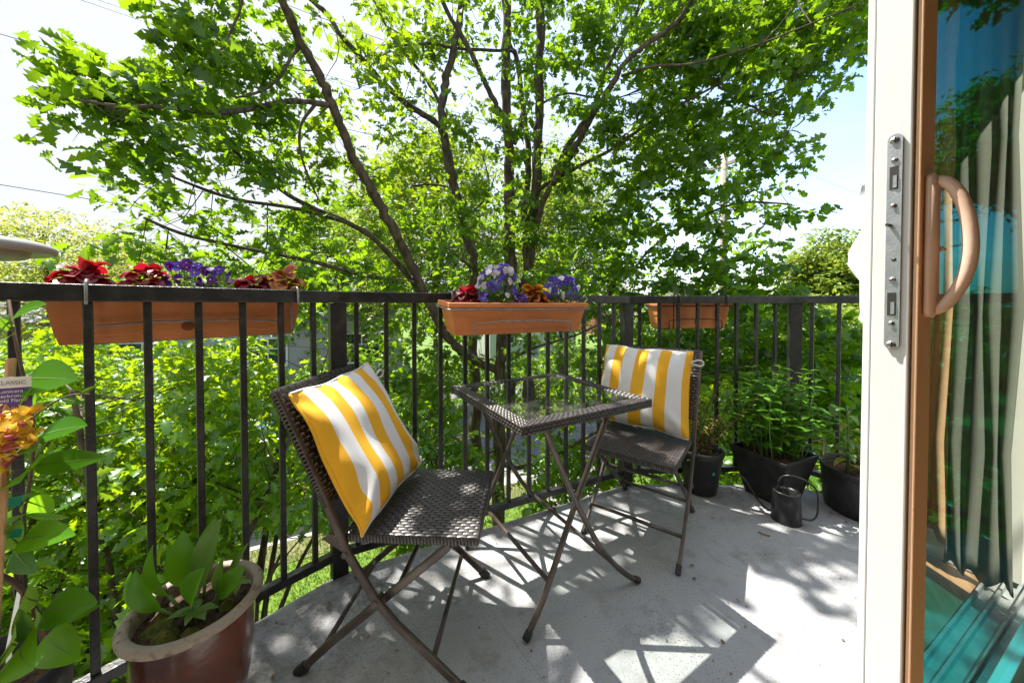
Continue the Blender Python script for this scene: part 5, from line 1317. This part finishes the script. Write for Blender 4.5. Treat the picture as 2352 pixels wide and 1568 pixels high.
# ------------------------------------------------------------------ houses across the street
def house(name, w, n, wid, dep, hgt, wallm, roofm, label, win, ridge=1.6, rot=0, trim='trim_white', group=None):
    t_ = empty(name, wn(w, n, G), R(26.3)+rot, label=label, cat='house', group=group)
    b = MB(); b.box((0, dep/2, hgt/2), (wid, dep, hgt)); b.build('wall', wallm, t_)
    b = MB(); o = .35
    vs = [(-wid/2-o, -o, hgt-.05), (wid/2+o, -o, hgt-.05), (wid/2+o, dep+o, hgt-.05), (-wid/2-o, dep+o, hgt-.05), (-wid/2-o, dep/2, hgt+ridge), (wid/2+o, dep/2, hgt+ridge)]
    if ridge > 0: b.add(vs, [(0, 1, 5, 4), (2, 3, 4, 5), (0, 4, 3), (1, 2, 5), (3, 2, 1, 0)])
    else: b.box((0, dep/2, hgt+.1), (wid+.4, dep+.4, .3))
    b.build('roof', roofm, t_)
    for (x, z, ww, wh) in win:
        b = MB(); f_ = .09
        b.box((x, -.03, z+wh/2), (ww+2*f_, .08, f_)); b.box((x, -.03, z-wh/2), (ww+2*f_, .10, f_))
        for s_ in (-1, 1): b.box((x+s_*(ww/2+f_/2), -.03, z), (f_, .08, wh-f_))
        b.box((x, -.02, z), (.06, .05, wh-f_)); b.box((x-ww/4, -.02, z+wh*.12), (ww/2-.06, .05, .05)); b.box((x+ww/4, -.02, z+wh*.12), (ww/2-.06, .05, .05))
        wd_ = b.build('window', trim, t_)
        b = MB(); b.add([(x-ww/2, -.012, z-wh/2), (x+ww/2, -.012, z-wh/2), (x+ww/2, -.012, z+wh/2), (x-ww/2, -.012, z+wh/2)], [(0, 1, 2, 3)]); b.build('pane', 'window_glass', wd_)
    return t_
M['trim_white'] = mat('trim_white', (.68, .68, .66), .6)
M['siding_grey'] = mat('siding_grey', (.30, .31, .30), .8, (.34, .35, .34), 3, .5, 7, stretch=(.1, .1, 14))
M['siding_blue'] = mat('siding_blue', (.16, .20, .26), .8, (.19, .23, .29), 3, .5, 7, stretch=(.1, .1, 14))
M['siding_light'] = mat('siding_light', (.48, .48, .47), .8, (.52, .52, .5), 3, .4, 7, stretch=(.1, .1, 14))
M['brick'] = mat('brick', (.26, .09, .06), .85, (.34, .14, .09), 12, .4, 30)
M['shingle'] = mat('shingle', (.20, .21, .22), .9, (.28, .29, .30), 9, .5, 30)
M['shingle_light'] = mat('shingle_light', (.48, .46, .45), .9, (.55, .53, .52), 9, .4, 30)
m_, nt_, b_ = newmat('window_glass'); b_.inputs['Base Color'].default_value = (.03, .04, .045, 1); b_.inputs['Roughness'].default_value = .05; M['window_glass'] = m_
hw_ = []
def at_n(px, n): # w coordinate of the point at distance n seen in column px
    u = (px-1176)/F; Y = n/(N.x*u+N.y); return Vector((u*Y, Y, 0)).dot(W)
n1 = 22.0
x1 = at_n(830, n1); x2 = at_n(262, n1)
house('brick_house' if False else 'grey_house', (x1+x2)/2-1.0, n1, 17, 9, 4.3, 'siding_grey', 'shingle', 'low grey house with white framed windows seen behind the left railing', [(x1-(x1+x2)/2+1.0, 2.5, 2.6, 1.7), (x2-(x1+x2)/2+1.0, 2.5, 1.8, 1.5), (1.6, 2.5, 1.6, 1.5)], 1.5)
xw = at_n(1725, 20)
house('blue_house', xw+1.2, 20, 7.5, 8, 5.2, 'siding_blue', 'shingle', 'blue grey house with white trimmed windows behind the small planter box', [(-1.3, 3.9, 1.1, 1.7), (-1.3, 1.3, 1.1, 1.6), (1.6, 3.9, 1.1, 1.7), (1.6, 1.3, 1.1, 1.6)], 1.8)
for i, px in enumerate((1395, 1500, 1605)):
    xr = at_n(px, 46)
    house('row_house', xr, 46, 5.6, 8, 6.4, 'brick' if i != 1 else 'siding_light', 'shingle_light', ('left brick row house with a pale gable roof far behind the oaks', 'middle pale row house between the two brick ones', 'right brick row house with a pale roof, nearest the utility pole')[i], [(-1.3, 5.2, 1.1, 1.4), (1.3, 5.2, 1.1, 1.4)], 2.4, group='row houses in the distance')
house('pale_house', at_n(1230, 27), 27, 9, 8, 4.2, 'siding_light', 'shingle', 'pale house glimpsed through the oak trunks under the middle planter', [(-2.2, 2.4, 1.4, 1.5), (1.6, 2.4, 1.4, 1.5)], 1.4)
# ------------------------------------------------------------------ utility poles and wires
M['pole_wood'] = mat('pole_wood', (.26, .22, .18), .85, (.36, .32, .27), 8, .4, 40, stretch=(1, 1, .2))
def pole(px, n, top, label, arms):
    w_ = at_n(px, n); o = empty('utility_pole', wn(w_, n, G), R(26.3), label=label, cat='utility pole', group='wooden utility poles along the street')
    b = MB(); b.tube([(0, 0, -.3), (0, 0, (top-G)*.5), (0, 0, top-G)], [.17, .15, .115], 14); b.build('pole', 'pole_wood', o)
    for z in arms:
        b = MB(); b.box((0, -.16, z-G), (.10, 2.3, .12)); ar = b.build('crossarm', 'pole_wood', o)
        for k in (-1.0, -.5, .5, 1.0):
            b = MB(); b.lathe([(0, 0), (.05, 0), (.06, .06), (.035, .1), (.05, .14), (0, .16)], n=10); b.build('insulator', 'dish_grey', ar, loc=(0, k-.16, z-G+.06))
    b = MB(); b.lathe([(0, 0), (.2, 0), (.21, .02), (.21, .72), (.18, .78), (0, .8)], n=18); b.box((-.02, .22, .4), (.08, .2, .3)); b.build('transformer', 'dish_grey', o, loc=(.02, -.42, 6.6-1.9))
    return w_
wa = pole(1660, 9.0, 7.4, 'wooden utility pole rising behind the oak crown on the right', (6.9,))
wb = pole(2172, 9.0, 9.4, 'wooden utility pole with crossarms seen through the door glass', (9.0, 7.6, 5.6))
for k, (n_, z, lab) in enumerate(((8.0, 7.25, 'highest power line above the street, on the house side'), (10.0, 7.3, 'highest power line above the street, on the far side'), (9.5, 6.9, 'upper middle power line crossing behind the oak'), (9.0, 5.6, 'telephone cable below the power lines'), (9.1, 3.1, 'lowest cable strung low past the yellow locust'))):
    b = MB(); pts = []
    for a_, c_ in ((wa-52, wa-20), (wa-20, wa), (wa, wb), (wb, wb+32)):
        for i in range(9):
            f = i/8; pts.append(wn(a_+(c_-a_)*f, n_, z-.55*4*f*(1-f)))
    b.tube(pts, .0055 if k < 3 else .007, 5, cap=False); o = b.build('power_line', 'wire_black'); tag(o, lab, 'power line', 'wires along the street')
# ------------------------------------------------------------------ parked van below
M['van_blue'] = mat('van_blue', (.012, .05, .22), .25, coat=.5); M['van_tan'] = mat('van_tan', (.44, .36, .24), .3, coat=.4); M['van_yellow'] = mat('van_yellow', (.75, .42, .03), .3)
vw = at_n(585, 10.4)
va = empty('parked_van', wn(vw, 10.4, G+.004), R(26.3), label='blue and tan van with a yellow stripe parked at the kerb behind the left railing', cat='van')
def vprof(y): return None
prof_ = [(-2.35, .38), (-2.42, .75), (-2.32, 1.0), (-1.55, 1.12), (-.95, 1.85), (2.2, 1.92), (2.36, 1.2), (2.4, .4)]
b = MB(); hw2 = .92
lo_ = [(-2.35, .34), (-2.43, .78), (2.41, .78), (2.38, .34)]
def extr(b, pr, h0, h1=None):
    n = len(pr); b.add([(x, -h0, z) for x, z in pr]+[(x, h0, z) for x, z in pr], [tuple(range(n)), tuple(range(n, 2*n))[::-1]]+[(i, n+i, n+(i+1) % n, (i+1) % n) for i in range(n)])
extr(b, lo_, hw2); b.build('lower_body', 'van_tan', va, bevel=.04)
b = MB(); extr(b, [(-2.42, .783), (-2.32, 1.02), (-1.55, 1.14), (-.9, 1.87), (2.2, 1.94), (2.37, 1.25), (2.40, .783)], hw2-.02); b.build('upper_body', 'van_blue', va, bevel=.05)
b = MB()
for s_ in (-1, 1): b.box((.0, s_*(hw2+.004), .74), (4.7, .006, .06))
b.build('stripe', 'van_yellow', va)
for x0, x1_ in ((-1.05, -.1), (.0, 1.0), (1.1, 2.0)):
    for s_ in (-1, 1):
        b = MB(); b.box(((x0+x1_)/2+.05, s_*(hw2-.018), 1.48), ((x1_-x0)-.1, .012, .5)); b.build('side_window', 'window_glass', va)
for x in (-1.5, 1.5):
    for s_ in (-1, 1):
        b = MB(); b.tube([(x, s_*(hw2-.2), .33), (x, s_*(hw2+.012), .33)], .33, 24); wl = b.build('wheel', 'rubber', va)
        b = MB(); b.tube([(x, s_*(hw2-.0), .33), (x, s_*(hw2+.02), .33)], .19, 18); b.build('hubcap', 'steel', wl)

# ------------------------------------------------------------------ grass on the lawn below the deck
M['grass_blade'] = leafmat('grass_blade', (.05, .13, .008), (.13, .22, .015), (.30, .46, .02), .4, .03)
ng = 90000
gw = rng.uniform(-9, 9, ng); gn = rng.uniform(1.6, 8.45, ng)
gp_ = np.stack([W.x*gw+N.x*gn, W.y*gw+N.y*gn, np.full(ng, G)], 1)
ga = rng.uniform(0, 6.28, ng); gh = rng.uniform(.035, .10, ng); gb = rng.normal(0, .035, (ng, 2))
sd_ = np.stack([np.cos(ga), np.sin(ga), np.zeros(ng)], 1)*.007
tp_ = gp_+np.stack([gb[:, 0], gb[:, 1], gh], 1)
gv = np.stack([gp_-sd_, gp_+sd_, tp_+sd_*.3, tp_-sd_*.3], 1).reshape(-1, 3)
struct(big_mesh('grass', gv, np.arange(ng*4).reshape(-1, 4), 'grass_blade'), 'stuff')

# clipped hedge on the far side of the street
hg = empty('hedge', wn(4, 19.8, G), R(26.3), label='long clipped hedge on the far side of the street, behind the tree trunks', cat='hedge')
nh = 9000
hp = np.stack([rng.uniform(-30, 30, nh), rng.uniform(-.5, .5, nh), rng.uniform(.05, 1.5, nh)**1.0], 1)
hp[:, 2] += .12*np.sin(hp[:, 0]*1.3)+.08*np.sin(hp[:, 0]*3.1)
hv, hq = rosettes(hp, 4, .15, 'simple', .05, .5, 0., ntilt=.7)
big_mesh('foliage', hv, hq, 'far_leaf', hg)
hb_ = MB()
for k in range(40): hb_.tube([(-29+k*1.5, 0, -.1), (-29+k*1.5+random.gauss(0, .2), random.gauss(0, .2), 1.1)], [.03, .01], 5)
hb_.build('stems', 'bark', hg)
